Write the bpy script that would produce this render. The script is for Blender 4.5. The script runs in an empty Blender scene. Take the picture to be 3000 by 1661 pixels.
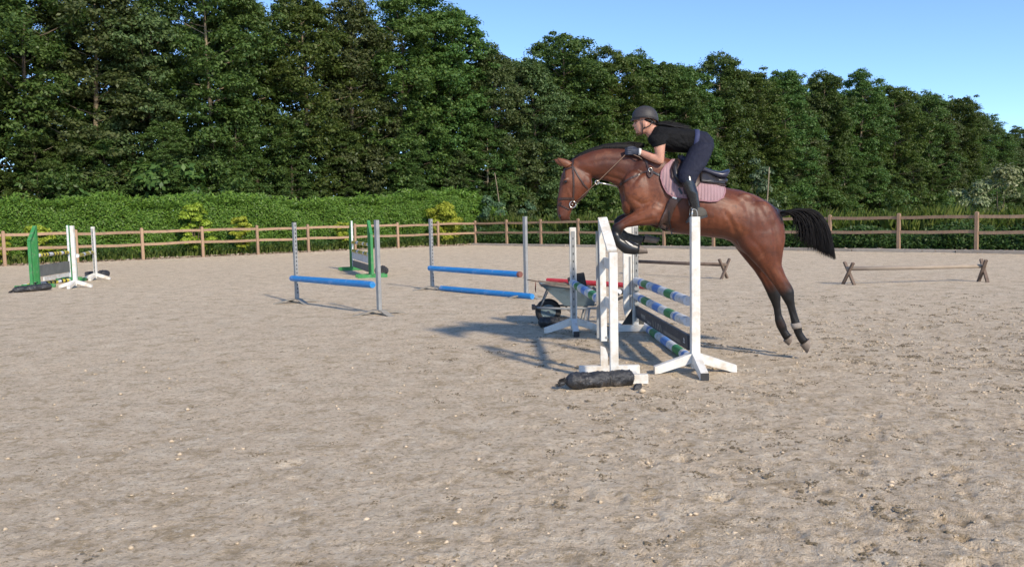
import bpy, bmesh, math, random
import numpy as np
from mathutils import Vector, Matrix, noise as mnoise
from mathutils.bvhtree import BVHTree
from mathutils.kdtree import KDTree

SC = bpy.context.scene
COL = SC.collection
R = math.radians

# ------------------------------------------------------------------ camera
CAM_H = 1.55
FPX = 2400.0                      # focal length in photo pixels (photo 3000 wide)
PITCH = math.atan((830.5 - 637.0) / FPX)
ROLL = 0.020
Fw = Vector((0, math.cos(PITCH), -math.sin(PITCH)))
R0 = Vector((1, 0, 0)); U0 = Vector((0, math.sin(PITCH), math.cos(PITCH)))
Rt = R0 * math.cos(ROLL) - U0 * math.sin(ROLL)
Up = R0 * math.sin(ROLL) + U0 * math.cos(ROLL)
cd = bpy.data.cameras.new('camera'); cam = bpy.data.objects.new('camera', cd); COL.objects.link(cam)
cd.sensor_width = 36.0; cd.lens = FPX / 3000.0 * 36.0
cd.clip_start = 0.1; cd.clip_end = 5000
M = Matrix((Rt, Up, -Fw)).transposed().to_4x4(); M.translation = (0, 0, CAM_H)
cam.matrix_world = M
SC.camera = cam

# ------------------------------------------------------------------ sky, sun, exposure
SUN_EL = R(33); SH = Vector((-0.53, 0.848))           # shadows fall to the left and away
sun_dir = Vector((-SH.x * math.cos(SUN_EL), -SH.y * math.cos(SUN_EL), math.sin(SUN_EL)))
W = bpy.data.worlds.new('World'); SC.world = W; W.use_nodes = True
wn = W.node_tree.nodes; wl = W.node_tree.links
for n in list(wn): wn.remove(n)
sky = wn.new('ShaderNodeTexSky'); sky.sky_type = 'NISHITA'; sky.sun_disc = False
sky.sun_elevation = SUN_EL
sky.sun_rotation = math.atan2(sun_dir.x, sun_dir.y)
sky.altitude = 0; sky.air_density = 0.66; sky.dust_density = 0.2; sky.ozone_density = 5.0
bg = wn.new('ShaderNodeBackground'); bg.inputs['Strength'].default_value = 0.118
wo = wn.new('ShaderNodeOutputWorld')
wl.new(sky.outputs[0], bg.inputs[0]); wl.new(bg.outputs[0], wo.inputs[0])
sd = bpy.data.lights.new('sun', 'SUN'); sd.energy = 2.25; sd.angle = R(3.5); sd.color = (1.0, 0.88, 0.71)
sun = bpy.data.objects.new('sun', sd); COL.objects.link(sun)
sun.rotation_euler = sun_dir.to_track_quat('Z', 'Y').to_euler()
sun.location = (20, -20, 30)
SC.view_settings.view_transform = 'Standard'; SC.view_settings.look = 'None'
SC.view_settings.exposure = 1.12; SC.view_settings.gamma = 1.0
SC.view_settings.use_curve_mapping = False
SC.cycles.max_bounces = 6; SC.cycles.diffuse_bounces = 3; SC.cycles.transmission_bounces = 3
SC.cycles.glossy_bounces = 2; SC.cycles.transparent_max_bounces = 4

# ------------------------------------------------------------------ surveying helpers
def ray(px, py):
    return Fw + Rt * ((px - 1500.0) / FPX) + Up * ((830.5 - py) / FPX)
def at(px, py, Y):                       # world point on the vertical plane Y = const
    d = ray(px, py); t = Y / d.y
    return Vector((d.x * t, Y, CAM_H + d.z * t))
def gnd(px, py, z=0.0):                  # world point on the level z
    d = ray(px, py); t = (z - CAM_H) / d.z
    return Vector((d.x * t, d.y * t, z))

# ------------------------------------------------------------------ materials
MATS = {}
def nodes_of(name):
    m = bpy.data.materials.new(name); m.use_nodes = True
    nt = m.node_tree
    for n in list(nt.nodes): nt.nodes.remove(n)
    out = nt.nodes.new('ShaderNodeOutputMaterial')
    p = nt.nodes.new('ShaderNodeBsdfPrincipled')
    nt.links.new(p.outputs[0], out.inputs[0])
    MATS[name] = m
    return m, nt, p, out
def mixc(nt, fac, a, b, blend='MIX'):
    n = nt.nodes.new('ShaderNodeMix'); n.data_type = 'RGBA'; n.blend_type = blend
    for s, v in ((n.inputs[0], fac), (n.inputs[6], a), (n.inputs[7], b)):
        if hasattr(v, 'links') or hasattr(v, 'is_output'): nt.links.new(v, s)
        elif isinstance(v, (int, float)): s.default_value = v
        else: s.default_value = (*v[:3], 1)
    return n.outputs[2]
def noise_tex(nt, vec, scale, detail=4, rough=0.55, dist=0.0):
    n = nt.nodes.new('ShaderNodeTexNoise'); n.inputs['Scale'].default_value = scale
    n.inputs['Detail'].default_value = detail; n.inputs['Roughness'].default_value = rough
    n.inputs['Distortion'].default_value = dist
    if vec is not None: nt.links.new(vec, n.inputs['Vector'])
    return n.outputs['Fac']
def ramp(nt, fac, a, b):
    n = nt.nodes.new('ShaderNodeMapRange'); n.inputs[1].default_value = a; n.inputs[2].default_value = b
    nt.links.new(fac, n.inputs[0]); return n.outputs[0]
def texco(nt, kind='Object', scale=None):
    t = nt.nodes.new('ShaderNodeTexCoord'); o = t.outputs[kind]
    if scale:
        mp = nt.nodes.new('ShaderNodeMapping'); mp.inputs['Scale'].default_value = scale
        nt.links.new(o, mp.inputs[0]); o = mp.outputs[0]
    return o
def bump(nt, p, h, strength, dist=0.01):
    b = nt.nodes.new('ShaderNodeBump'); b.inputs['Strength'].default_value = strength
    b.inputs['Distance'].default_value = dist
    nt.links.new(h, b.inputs['Height']); nt.links.new(b.outputs[0], p.inputs['Normal'])
def mat(name, c1, c2=None, rough=0.6, scale=8.0, stretch=None, bmp=0.25, bdist=0.004, spec=0.35, metal=0.0,
        dirt=None, dirt_amt=0.5, dirt_scale=5.0, rand=0.0, sheen=0.0):
    if name in MATS: return MATS[name]
    m, nt, p, out = nodes_of(name)
    v = texco(nt, 'Object', stretch)
    f = noise_tex(nt, v, scale, 6, 0.6)
    c = mixc(nt, ramp(nt, f, 0.3, 0.7), c1, c2 or tuple(x * 0.8 for x in c1))
    if dirt:
        v2 = texco(nt, 'Object')
        g = noise_tex(nt, v2, dirt_scale, 8, 0.68)
        lo = 0.62 - 0.25 * dirt_amt
        c = mixc(nt, ramp(nt, g, lo, lo + 0.16), c, dirt)
    if rand:
        oi = nt.nodes.new('ShaderNodeObjectInfo')
        hs = nt.nodes.new('ShaderNodeHueSaturation')
        hs.inputs['Value'].default_value = 1.0
        nt.links.new(ramp2(nt, oi.outputs['Random'], 1 - rand, 1 + rand), hs.inputs['Value'])
        nt.links.new(c, hs.inputs['Color']); c = hs.outputs[0]
    nt.links.new(c, p.inputs['Base Color'])
    p.inputs['Roughness'].default_value = rough; p.inputs['Metallic'].default_value = metal
    p.inputs['Specular IOR Level'].default_value = spec
    if sheen: p.inputs['Sheen Weight'].default_value = sheen
    if bmp: bump(nt, p, f, bmp, bdist)
    return m
def ramp2(nt, fac, lo, hi):
    n = nt.nodes.new('ShaderNodeMapRange'); n.inputs[3].default_value = lo; n.inputs[4].default_value = hi
    nt.links.new(fac, n.inputs[0]); return n.outputs[0]
def leaf_mat(name, c1, c2, trans=0.3, rough=0.5, objvar=0.25, tip=None):
    m, nt, p, out = nodes_of(name)
    g = nt.nodes.new('ShaderNodeNewGeometry')
    c = mixc(nt, g.outputs['Random Per Island'], c1, c2)
    if objvar:
        oi = nt.nodes.new('ShaderNodeObjectInfo')
        hs = nt.nodes.new('ShaderNodeHueSaturation')
        nt.links.new(ramp2(nt, oi.outputs['Random'], 1 - objvar, 1 + objvar), hs.inputs['Value'])
        nt.links.new(ramp2(nt, oi.outputs['Random'], 0.47, 0.52), hs.inputs['Hue'])
        nt.links.new(c, hs.inputs['Color']); c = hs.outputs[0]
    nt.links.new(c, p.inputs['Base Color']); p.inputs['Roughness'].default_value = rough
    p.inputs['Specular IOR Level'].default_value = 0.25
    t = nt.nodes.new('ShaderNodeBsdfTranslucent')
    nt.links.new(mixc(nt, 0.5, c, (0.16, 0.26, 0.03)), t.inputs[0])
    mx = nt.nodes.new('ShaderNodeMixShader'); mx.inputs[0].default_value = trans
    nt.links.new(p.outputs[0], mx.inputs[1]); nt.links.new(t.outputs[0], mx.inputs[2])
    nt.links.new(mx.outputs[0], out.inputs[0])
    return m

# ------------------------------------------------------------------ object helpers
ORG = {}                                  # world origin of every unrotated root
def tag(o, label=None, cat=None, group=None, kind=None):
    if label: o['label'] = label
    if cat: o['category'] = cat
    if group: o['group'] = group
    if kind: o['kind'] = kind
    return o
def thing(name, loc, label, cat, group=None):
    o = bpy.data.objects.new(name, None); COL.objects.link(o)
    o.empty_display_size = 0.1
    o.location = loc; ORG[o.name] = Vector(loc)
    return tag(o, label, cat, group)
def put(name, me, parent=None, loc=None):
    o = bpy.data.objects.new(name, me); COL.objects.link(o)
    if parent is not None: o.parent = parent
    if loc is not None: o.location = loc
    return o
def finish(name, me, parent, smooth=False, autosm=None):
    """mesh given in world coordinates -> object under parent, or a root with its origin at its base"""
    n = len(me.vertices); co = np.empty(n * 3); me.vertices.foreach_get('co', co); co = co.reshape(-1, 3)
    if parent is not None:
        org = ORG[parent.name]
    else:
        org = Vector(((co[:, 0].min() + co[:, 0].max()) / 2, (co[:, 1].min() + co[:, 1].max()) / 2, co[:, 2].min()))
    co = co - np.array(org)
    me.vertices.foreach_set('co', co.ravel()); me.update()
    if smooth: me.polygons.foreach_set('use_smooth', [True] * len(me.polygons))
    if autosm is not None:
        me.polygons.foreach_set('use_smooth', [True] * len(me.polygons))
        me.set_sharp_from_angle(angle=R(autosm))
    o = put(name, me, parent)
    if parent is None: o.location = org
    ORG[o.name] = Vector(org)
    return o

def frame_of(d, up=Vector((0, 0, 1))):
    d = d.normalized()
    if abs(d.dot(up)) > 0.98: up = Vector((0, 1, 0))
    s = d.cross(up).normalized(); u = s.cross(d).normalized()
    return d, s, u

class MB:
    def __init__(s): s.v = []; s.f = []; s.mi = []; s.cur = 0
    def mat(s, i): s.cur = i; return s
    def add(s, vs, fs):
        b = len(s.v); s.v += [Vector(x) for x in vs]
        for f in fs: s.f.append([b + i for i in f]); s.mi.append(s.cur)
        return s
    def box(s, c, size, rot=None, bev=0.0):
        hx, hy, hz = (x / 2 for x in size); c = Vector(c)
        if bev <= 0:
            vs = [Vector((sx * hx, sy * hy, sz * hz)) for sz in (-1, 1) for sy in (-1, 1) for sx in (-1, 1)]
            fs = [(0, 2, 3, 1), (4, 5, 7, 6), (0, 1, 5, 4), (2, 6, 7, 3), (0, 4, 6, 2), (1, 3, 7, 5)]
        else:
            bm = bmesh.new(); bmesh.ops.create_cube(bm, size=1.0)
            for v in bm.verts: v.co = Vector((v.co.x * 2 * hx, v.co.y * 2 * hy, v.co.z * 2 * hz))
            bmesh.ops.bevel(bm, geom=bm.edges[:], offset=bev, segments=1, affect='EDGES', profile=0.5)
            bm.verts.index_update()
            vs = [v.co.copy() for v in bm.verts]; fs = [[v.index for v in f.verts] for f in bm.faces]; bm.free()
        if rot is not None: vs = [rot @ v for v in vs]
        return s.add([v + c for v in vs], fs)
    def bar(s, p0, p1, w, h, up=Vector((0, 0, 1)), bev=0.0):
        p0 = Vector(p0); p1 = Vector(p1); d, sd_, u = frame_of(p1 - p0, up)
        rot = Matrix((sd_, d, u)).transposed()
        return s.box((p0 + p1) / 2, (w, (p1 - p0).length, h), rot, bev)
    def tube(s, pts, rads, n=10, cap=True, up=Vector((0, 0, 1)), flat=1.0):
        pts = [Vector(p) for p in pts]
        if isinstance(rads, (int, float)): rads = [rads] * len(pts)
        vs = []; fs = []; m = len(pts); prev = None
        for i, p in enumerate(pts):
            d = (pts[min(i + 1, m - 1)] - pts[max(i - 1, 0)])
            if prev is None: d, a, b = frame_of(d, up)
            else:
                d = d.normalized(); a = prev - d * prev.dot(d)
                a = a.normalized() if a.length > 1e-6 else frame_of(d, up)[1]
                b = a.cross(d)
            prev = a
            for k in range(n):
                t = 2 * math.pi * k / n
                vs.append(p + a * (math.cos(t) * rads[i]) + b * (math.sin(t) * rads[i] * flat))
        for i in range(m - 1):
            for k in range(n):
                fs.append((i * n + k, i * n + (k + 1) % n, (i + 1) * n + (k + 1) % n, (i + 1) * n + k))
        if cap: fs += [tuple(range(n - 1, -1, -1)), tuple((m - 1) * n + k for k in range(n))]
        return s.add(vs, fs)
    def prism(s, poly, off):                # closed polygon of world points pushed along off
        n = len(poly); off = Vector(off); a = [Vector(p) for p in poly]
        vs = a + [p + off for p in a]
        fs = [tuple(range(n - 1, -1, -1)), tuple(n + i for i in range(n))]
        fs += [(i, (i + 1) % n, n + (i + 1) % n, n + i) for i in range(n)]
        return s.add(vs, fs)
    def build(s, name, mats, parent=None, smooth=False, autosm=None):
        me = bpy.data.meshes.new(name)
        me.from_pydata([tuple(v) for v in s.v], [], s.f)
        bm = bmesh.new(); bm.from_mesh(me); bmesh.ops.recalc_face_normals(bm, faces=bm.faces[:]); bm.to_mesh(me); bm.free()
        if not isinstance(mats, (list, tuple)): mats = [mats]
        for m in mats: me.materials.append(m)
        if len(mats) > 1: me.polygons.foreach_set('material_index', s.mi)
        return finish(name, me, parent, smooth, autosm)

def np_mesh(name, V, Q, mt):
    me = bpy.data.meshes.new(name); n = len(V); m, k = Q.shape
    me.vertices.add(n); me.vertices.foreach_set('co', np.ascontiguousarray(V, dtype=np.float32).ravel())
    me.loops.add(m * k); me.loops.foreach_set('vertex_index', np.ascontiguousarray(Q, dtype=np.int32).ravel())
    me.polygons.add(m); me.polygons.foreach_set('loop_start', np.arange(0, m * k, k, dtype=np.int32))
    me.update(calc_edges=True); me.validate()
    if mt: me.materials.append(mt)
    return me

# smooth value noise on a lattice, vectorised
def _hash(ix, iy, seed):
    h = (ix.astype(np.int64) * 374761393 + iy.astype(np.int64) * 668265263 + seed * 982451653) & 0xFFFFFFFF
    h = ((h ^ (h >> 13)) * 1274126177) & 0xFFFFFFFF
    return ((h ^ (h >> 16)) & 0xFFFF) / 65535.0
def vnoise(x, y, seed=0):
    ix = np.floor(x); iy = np.floor(y); fx = x - ix; fy = y - iy
    fx = fx * fx * (3 - 2 * fx); fy = fy * fy * (3 - 2 * fy)
    a = _hash(ix, iy, seed); b = _hash(ix + 1, iy, seed); c = _hash(ix, iy + 1, seed); d = _hash(ix + 1, iy + 1, seed)
    return (a + (b - a) * fx) * (1 - fy) + (c + (d - c) * fx) * fy - 0.5
# ------------------------------------------------------------------ surveyed fence lines
FC = gnd(1393, 719); FL = gnd(15, 783); FR = gnd(2860, 742)
dL = (FL - FC); spL = dL.length / 9.0; dL.normalize()
dR = (FR - FC); spR = dR.length / 10.0; dR.normalize()
nL = Vector((dL.y, -dL.x, 0)); nL = nL if nL.dot(Vector((0, 0, 0)) - FC) < 0 else -nL      # outward
nR = Vector((dR.y, -dR.x, 0)); nR = nR if nR.dot(Vector((0, 0, 0)) - FC) < 0 else -nR

# ------------------------------------------------------------------ materials of the setting
def sand_material():
    m, nt, p, out = nodes_of('sand')
    v = texco(nt, 'Object')
    big = noise_tex(nt, v, 0.35, 5, 0.6, 0.4)
    mid = noise_tex(nt, v, 2.3, 6, 0.65, 0.3)
    fin = noise_tex(nt, v, 30, 6, 0.72)
    grn = noise_tex(nt, v, 95, 4, 0.7)
    frac = noise_tex(nt, v, 3.2, 12, 0.80, 0.3)
    fr2 = noise_tex(nt, v, 15.0, 8, 0.85, 0.2)
    c = mixc(nt, ramp(nt, big, 0.35, 0.65), (0.700, 0.560, 0.395), (0.765, 0.615, 0.435))
    c = mixc(nt, ramp(nt, mid, 0.48, 0.74), c, (0.64, 0.535, 0.395))             # greyer, dustier patches
    c = mixc(nt, ramp(nt, frac, 0.515, 0.60), c, (0.50, 0.385, 0.245))            # damper clumps
    c = mixc(nt, ramp(nt, frac, 0.475, 0.39), c, (0.82, 0.69, 0.51))              # dry crust
    c = mixc(nt, ramp(nt, fr2, 0.53, 0.615), c, (0.40, 0.305, 0.19))
    c = mixc(nt, ramp(nt, fr2, 0.465, 0.39), c, (0.80, 0.69, 0.53))
    c = mixc(nt, ramp(nt, noise_tex(nt, v, 4.0, 6, 0.75, 0.8), 0.62, 0.72), c, (0.50, 0.375, 0.235))   # ochre crumbs
    c = mixc(nt, ramp(nt, fin, 0.55, 0.66), c, (0.40, 0.315, 0.205))
    c = mixc(nt, ramp(nt, noise_tex(nt, v, 36, 4, 0.65), 0.635, 0.69), c, (0.82, 0.75, 0.64))          # pale chips
    c = mixc(nt, ramp(nt, noise_tex(nt, texco(nt, 'Object', (1, 1.6, 1)), 19, 6, 0.78), 0.665, 0.71), c, (0.13, 0.105, 0.065))  # dark fibres
    nt.links.new(c, p.inputs['Base Color']); p.inputs['Roughness'].default_value = 0.95
    p.inputs['Specular IOR Level'].default_value = 0.1
    a = nt.nodes.new('ShaderNodeMath'); a.operation = 'ADD'
    nt.links.new(fin, a.inputs[0]); nt.links.new(grn, a.inputs[1])
    bump(nt, p, a.outputs[0], 0.9, 0.03)
    return m
SAND = sand_material()
SOIL = mat('soil_and_grass', (0.10, 0.085, 0.05), (0.05, 0.075, 0.025), rough=0.95, scale=0.9, bmp=0.4, bdist=0.05)
FENCE_WOOD = mat('fence_wood', (0.37, 0.245, 0.155), (0.29, 0.185, 0.115), rough=0.8, scale=7, stretch=(1, 1, 0.25), bmp=0.3, rand=0.12,
                 dirt=(0.22, 0.16, 0.12), dirt_amt=0.35, dirt_scale=9)
BOARD_WOOD = mat('grey_board', (0.44, 0.385, 0.31), (0.34, 0.29, 0.235), rough=0.85, scale=6, bmp=0.3, rand=0.12)

# ------------------------------------------------------------------ ground sheets
me = np_mesh('ground', np.array([(-1500, -400, -0.06), (1500, -400, -0.06), (1500, 2500, -0.06), (-1500, 2500, -0.06)], float),
             np.array([[0, 1, 2, 3]]), SOIL)
tag(put('ground', me), 'dark soil and grass beyond the arena fence', 'ground', kind='structure')

def smooth(a, b, x):
    t = np.clip((x - a) / (b - a), 0, 1); return t * t * (3 - 2 * t)
rng = np.random.default_rng(7)
rr = np.concatenate([[0.05, 0.8, 1.5], np.exp(np.arange(math.log(2.1), math.log(60), 0.0047))])
th = np.arange(-1.08, 1.08, 0.0037)
RR, TH = np.meshgrid(rr, th, indexing='ij')
X = RR * np.sin(TH); Y = RR * np.cos(TH)
# rotate the jittered sampling a little so no row of the grid lines up
X = X + rng.normal(0, 1, X.shape) * RR * 0.0009; Y = Y + rng.normal(0, 1, X.shape) * RR * 0.0009
Z = np.zeros_like(X)
for sc_, am, sd_ in ((2.6, 0.018, 1), (0.9, 0.009, 2), (0.38, 0.005, 3), (0.16, 0.006, 4), (0.075, 0.015, 5), (0.038, 0.016, 6), (0.024, 0.010, 7)):
    fade = np.clip(sc_ * 260 / RR / 4, 0, 1)
    Z += am * 1.0 * vnoise(X / sc_ + 17 * sd_, Y / sc_ - 9 * sd_, sd_) * fade
# the trodden side (right and near) is rougher than the dragged left side
tro = smooth(-1.0, 3.0, X + 0.25 * Y * 0 + 1.2 * vnoise(X / 2.2, Y / 2.2, 31))
Z *= 0.75 + 0.5 * tro
Z += tro * 0.010 * np.minimum(0, vnoise(X / 0.21 + 3, Y / 0.24, 44) + 0.12) * 2
# hoof prints and kicked-out divots: small, ragged, crowded on the right
nh = 3400; n1 = 2500
hx = np.concatenate([rng.uniform(-0.5, 9.5, n1), rng.uniform(-9, 3, nh - n1)])
hy = np.concatenate([np.exp(rng.uniform(math.log(3.2), math.log(13), n1)), np.exp(rng.uniform(math.log(3.2), math.log(17), nh - n1))])
hr = 0.013 + 0.034 * rng.random(nh) ** 2.4; hd = hr * rng.uniform(0.30, 0.85, nh) * np.where(np.arange(nh) < n1, np.clip(0.35 + 0.16 * hx, 0.3, 1), 0.4)
ha = rng.uniform(0, math.pi, nh); hs = rng.uniform(1.0, 4.5, nh)
WARP = vnoise(X / 0.045 + 5, Y / 0.045, 61) * 1.1 + vnoise(X / 0.11 + 5, Y / 0.11, 62) * 0.9
for i in range(nh):
    r0 = math.hypot(hx[i], hy[i]); t0 = math.atan2(hx[i], hy[i]); w0 = hr[i] * 4.2
    i0, i1 = np.searchsorted(rr, [r0 - w0, r0 + w0]); dt = w0 / r0
    j0, j1 = np.searchsorted(th, [t0 - dt, t0 + dt])
    if i1 <= i0 or j1 <= j0: continue
    dx = X[i0:i1, j0:j1] - hx[i]; dy = Y[i0:i1, j0:j1] - hy[i]
    ca, sa = math.cos(ha[i]), math.sin(ha[i])
    q = np.sqrt((dx * ca + dy * sa) ** 2 / hs[i] + (dy * ca - dx * sa) ** 2) / hr[i] + WARP[i0:i1, j0:j1] * 0.75
    q = np.maximum(q, 0)
    Z[i0:i1, j0:j1] += hd[i] * (-np.exp(-q ** 2.6 * 0.9) + 0.38 * np.exp(-((q - 1.6) / 0.42) ** 2))
# bank of clean sand along the left fence, edges dipping under the soil outside
dl = (X - FC.x) * nL.x + (Y - FC.y) * nL.y; dr = (X - FC.x) * nR.x + (Y - FC.y) * nR.y
Z += 0.05 * smooth(-2.0, -0.9, dl) * smooth(0.5, -3, dr)
Z += 0.02 * smooth(-1.0, -0.5, dr)
Z -= 0.35 * smooth(0.15, 0.9, np.maximum(dl, dr))
nr_, nt_ = X.shape
idx = np.arange(nr_ * nt_).reshape(nr_, nt_)
Q = np.stack([idx[:-1, :-1], idx[:-1, 1:], idx[1:, 1:], idx[1:, :-1]], -1).reshape(-1, 4)[:, ::-1]
me = np_mesh('arena_sand', np.stack([X, Y, Z], -1).reshape(-1, 3), Q, SAND)
me.polygons.foreach_set('use_smooth', np.ones(len(me.polygons), bool))
tag(put('arena_sand', me), 'pale beige trodden sand of the riding arena', 'sand', kind='structure')
# the rest of the arena, behind and beside the camera
mb = MB(); mb.add([(-60, -60, -0.045), (60, -60, -0.045), (60, 5, -0.045), (-60, 5, -0.045)], [(0, 1, 2, 3)])
o = mb.build('arena_sand_behind', SAND); tag(o, 'sand of the arena behind the viewer', 'sand', kind='structure')

# loose stones and crumbs of sand
def crumbs(name, n, xr, yr, size, mt, label, cat, seed, flat=0.5, zoff=0.002, keep=None):
    g = np.random.default_rng(seed)
    x = g.uniform(*xr, n); y = np.exp(g.uniform(math.log(yr[0]), math.log(yr[1]), n))
    if keep is not None: k = keep(x, y, g); x = x[k]; y = y[k]; n = len(x)
    s = size[0] * (size[1] / size[0]) ** (g.random(n) ** 2.2)
    base = np.array([(0, 0, 1), (1, 0, 0), (0, 1, 0), (-1, 0, 0), (0, -1, 0), (0, 0, -1)], float)
    tri = np.array([(0, 1, 2), (0, 2, 3), (0, 3, 4), (0, 4, 1), (5, 2, 1), (5, 3, 2), (5, 4, 3), (5, 1, 4)])
    V = base[None] * s[:, None, None] * g.uniform(0.55, 1.25, (n, 6, 1)); V[:, :, 2] *= flat
    a = g.uniform(0, 6.28, n); c_, s_ = np.cos(a)[:, None], np.sin(a)[:, None]
    vx = V[:, :, 0] * c_ - V[:, :, 1] * s_; vy = V[:, :, 0] * s_ + V[:, :, 1] * c_
    V = np.stack([vx + x[:, None], vy + y[:, None], V[:, :, 2] + zoff], -1)
    T = (tri[None] + 6 * np.arange(n)[:, None, None]).reshape(-1, 3)
    o = put(name, np_mesh(name, V.reshape(-1, 3), T, mt))
    return tag(o, label, cat, kind='stuff')
inside = lambda x, y, g: (x < y * 0.7 + 0.5) & (x > -y * 0.7 - 0.5)
STONE = leaf_mat('sand_stones', (0.66, 0.58, 0.46), (0.48, 0.42, 0.33), trans=0.0, rough=0.9, objvar=0)
CLOD = leaf_mat('sand_clods', (0.44, 0.35, 0.235), (0.64, 0.515, 0.36), trans=0.0, rough=0.95, objvar=0)
DARKC = leaf_mat('dark_crumbs', (0.125, 0.100, 0.060), (0.25, 0.195, 0.125), trans=0.0, rough=0.95, objvar=0)
crumbs('sand_pebbles', 800, (-9, 9), (3.0, 14), (0.003, 0.010), STONE, 'small pale stones scattered in the arena sand', 'stones', 11, keep=inside)
crumbs('sand_clods', 20000, (-9, 9), (3.0, 13), (0.004, 0.026), CLOD, 'crumbs and clods of sand kicked up by hooves', 'clods', 12,
       keep=lambda x, y, g: inside(x, y, g) & (g.random(len(x)) < np.clip(0.35 + 0.2 * x, 0.18, 1)))
crumbs('dark_crumbs', 9000, (-8, 9), (3.0, 13), (0.004, 0.019), DARKC, 'dark crumbs and plant fibres on the sand', 'crumbs', 13,
       keep=lambda x, y, g: inside(x, y, g) & (g.random(len(x)) < np.clip(0.05 + 0.16 * x + 0.5 * vnoise(x / .5, y / .5, 71), 0.02, 1)))

# dark scrapings: small ragged heaps of damp crumbs, crowded where the horses land
def scrapings():
    g = np.random.default_rng(23); nc = 2900
    cx = np.concatenate([g.uniform(-1, 9.5, 2400), g.uniform(-8, 2, 500)]); cy = np.exp(g.uniform(math.log(3.1), math.log(15), nc))
    k = inside(cx, cy, g) & (g.random(nc) < np.clip(0.30 + 0.13 * cx + 1.2 * vnoise(cx / .8, cy / .8, 5), .06, 1)); cx = cx[k]; cy = cy[k]; nc = len(cx)
    per = g.integers(5, 26, nc); rad = np.repeat(g.uniform(.008, .045, nc), per); n = per.sum()
    a = np.repeat(g.uniform(0, 3.14, nc), per); u = g.normal(0, 1, n) * rad * 1.15; w = g.normal(0, 1, n) * rad * .75
    x = np.repeat(cx, per) + u * np.cos(a) - w * np.sin(a); y = np.repeat(cy, per) + u * np.sin(a) + w * np.cos(a)
    s = g.uniform(.004, .014, n)
    base = np.array([(0, 0, 1), (1, 0, 0), (-.5, .87, 0), (-.5, -.87, 0)], float)
    V = base[None] * s[:, None, None] * g.uniform(.6, 1.4, (n, 4, 1)); V[:, :, 2] *= .6
    V[:, :, 0] += x[:, None]; V[:, :, 1] += y[:, None]; V[:, :, 2] += .002
    T = (np.array([(0, 1, 2), (0, 2, 3), (0, 3, 1)])[None] + 4 * np.arange(n)[:, None, None]).reshape(-1, 3)
    tag(put('damp_scrapings', np_mesh('damp_scrapings', V.reshape(-1, 3), T, DARKC)), 'dark damp scrapings on the trodden sand', 'crumbs', kind='stuff')
scrapings()

# ------------------------------------------------------------------ post and rail fences
def fence(name, start, d, n0, n1, sp, label, seed):
    rnd = random.Random(seed)
    root = thing(name, start + d * (sp * (n0 + n1) / 2), label, 'fence')
    nrm = Vector((-d.y, d.x, 0)); nrm = nrm if nrm.dot(-start) > 0 else -nrm     # towards the arena
    rz = math.atan2(d.y, d.x)
    H = 1.40
    pm = MB(); pm.box((0, 0, H / 2 - 0.1), (0.115, 0.115, H + 0.2), None, 0.008)
    # weathered pyramid cap on every post
    pm.add([(-.052, -.052, H - .001), (.052, -.052, H - .001), (.052, .052, H - .001), (-.052, .052, H - .001), (0, 0, H + .03)],
           [(0, 1, 4), (1, 2, 4), (2, 3, 4), (3, 0, 4)])
    post = pm.build('post', FENCE_WOOD); post_me = post.data; z0 = post.location.z; bpy.data.objects.remove(post)
    for k in range(n0, n1 + 1):
        p = put('post', post_me, root, start + d * (sp * k) - root.location + Vector((0, 0, z0 + rnd.uniform(-.02, .015))))
        p.rotation_euler = (rnd.gauss(0, .008), rnd.gauss(0, .008), rz + rnd.gauss(0, .02))
    rails = []
    for q in range(3):
        m_ = MB(); L = sp - 0.125
        seg = 5
        for i in range(seg):
            xa = -L / 2 + L * i / seg; xb = xa + L / seg
            za = 0.010 * math.sin(i * 1.3 + q * 2); zb = 0.010 * math.sin((i + 1) * 1.3 + q * 2)
            vs = []
            for x_, z_ in ((xa, za), (xb, zb)):
                vs += [(x_, -.022, z_ - .055), (x_, .022, z_ - .055), (x_, .022, z_ + .055), (x_, -.022, z_ + .055)]
            fs = [(0, 1, 5, 4), (1, 2, 6, 5), (2, 3, 7, 6), (3, 0, 4, 7)]
            if i == 0: fs.append((3, 2, 1, 0))
            if i == seg - 1: fs.append((4, 5, 6, 7))
            m_.add(vs, fs)
        r_ = m_.build('rail', FENCE_WOOD); rails.append((r_.data, r_.location.copy())); bpy.data.objects.remove(r_)
    for k in range(n0, n1):
        for zc in (1.235, 0.70):
            md, lo = rails[rnd.randrange(3)]
            c = start + d * (sp * (k + .5)) + nrm * rnd.uniform(-.01, .01)
            r_ = put('rail', md, root, c - root.location + Vector((0, 0, zc - .055 + rnd.uniform(-.02, .02))))
            r_.rotation_euler = (rnd.choice((0, math.pi)) * 0, rnd.gauss(0, .006), rz)
    return root
fence('post_and_rail_fence', FC, dL, 0, 12, spL, 'brown wooden post and rail fence in front of the hedge, left of the corner', 1)
fence('post_and_rail_fence', FC, dR, 1, 13, spR, 'brown wooden post and rail fence on the right, before the tall grass', 2)
# its first span shares the corner post
def corner_span():
    root = [o for o in bpy.data.objects if o.name.startswith('post_and_rail_fence') and o.parent is None][1]
    src = [o for o in root.children if o.name.startswith('rail')]
    for s in src[:2]:
        c = s.copy(); COL.objects.link(c); c.parent = root; c.location = s.location - dR * spR
corner_span()
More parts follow.
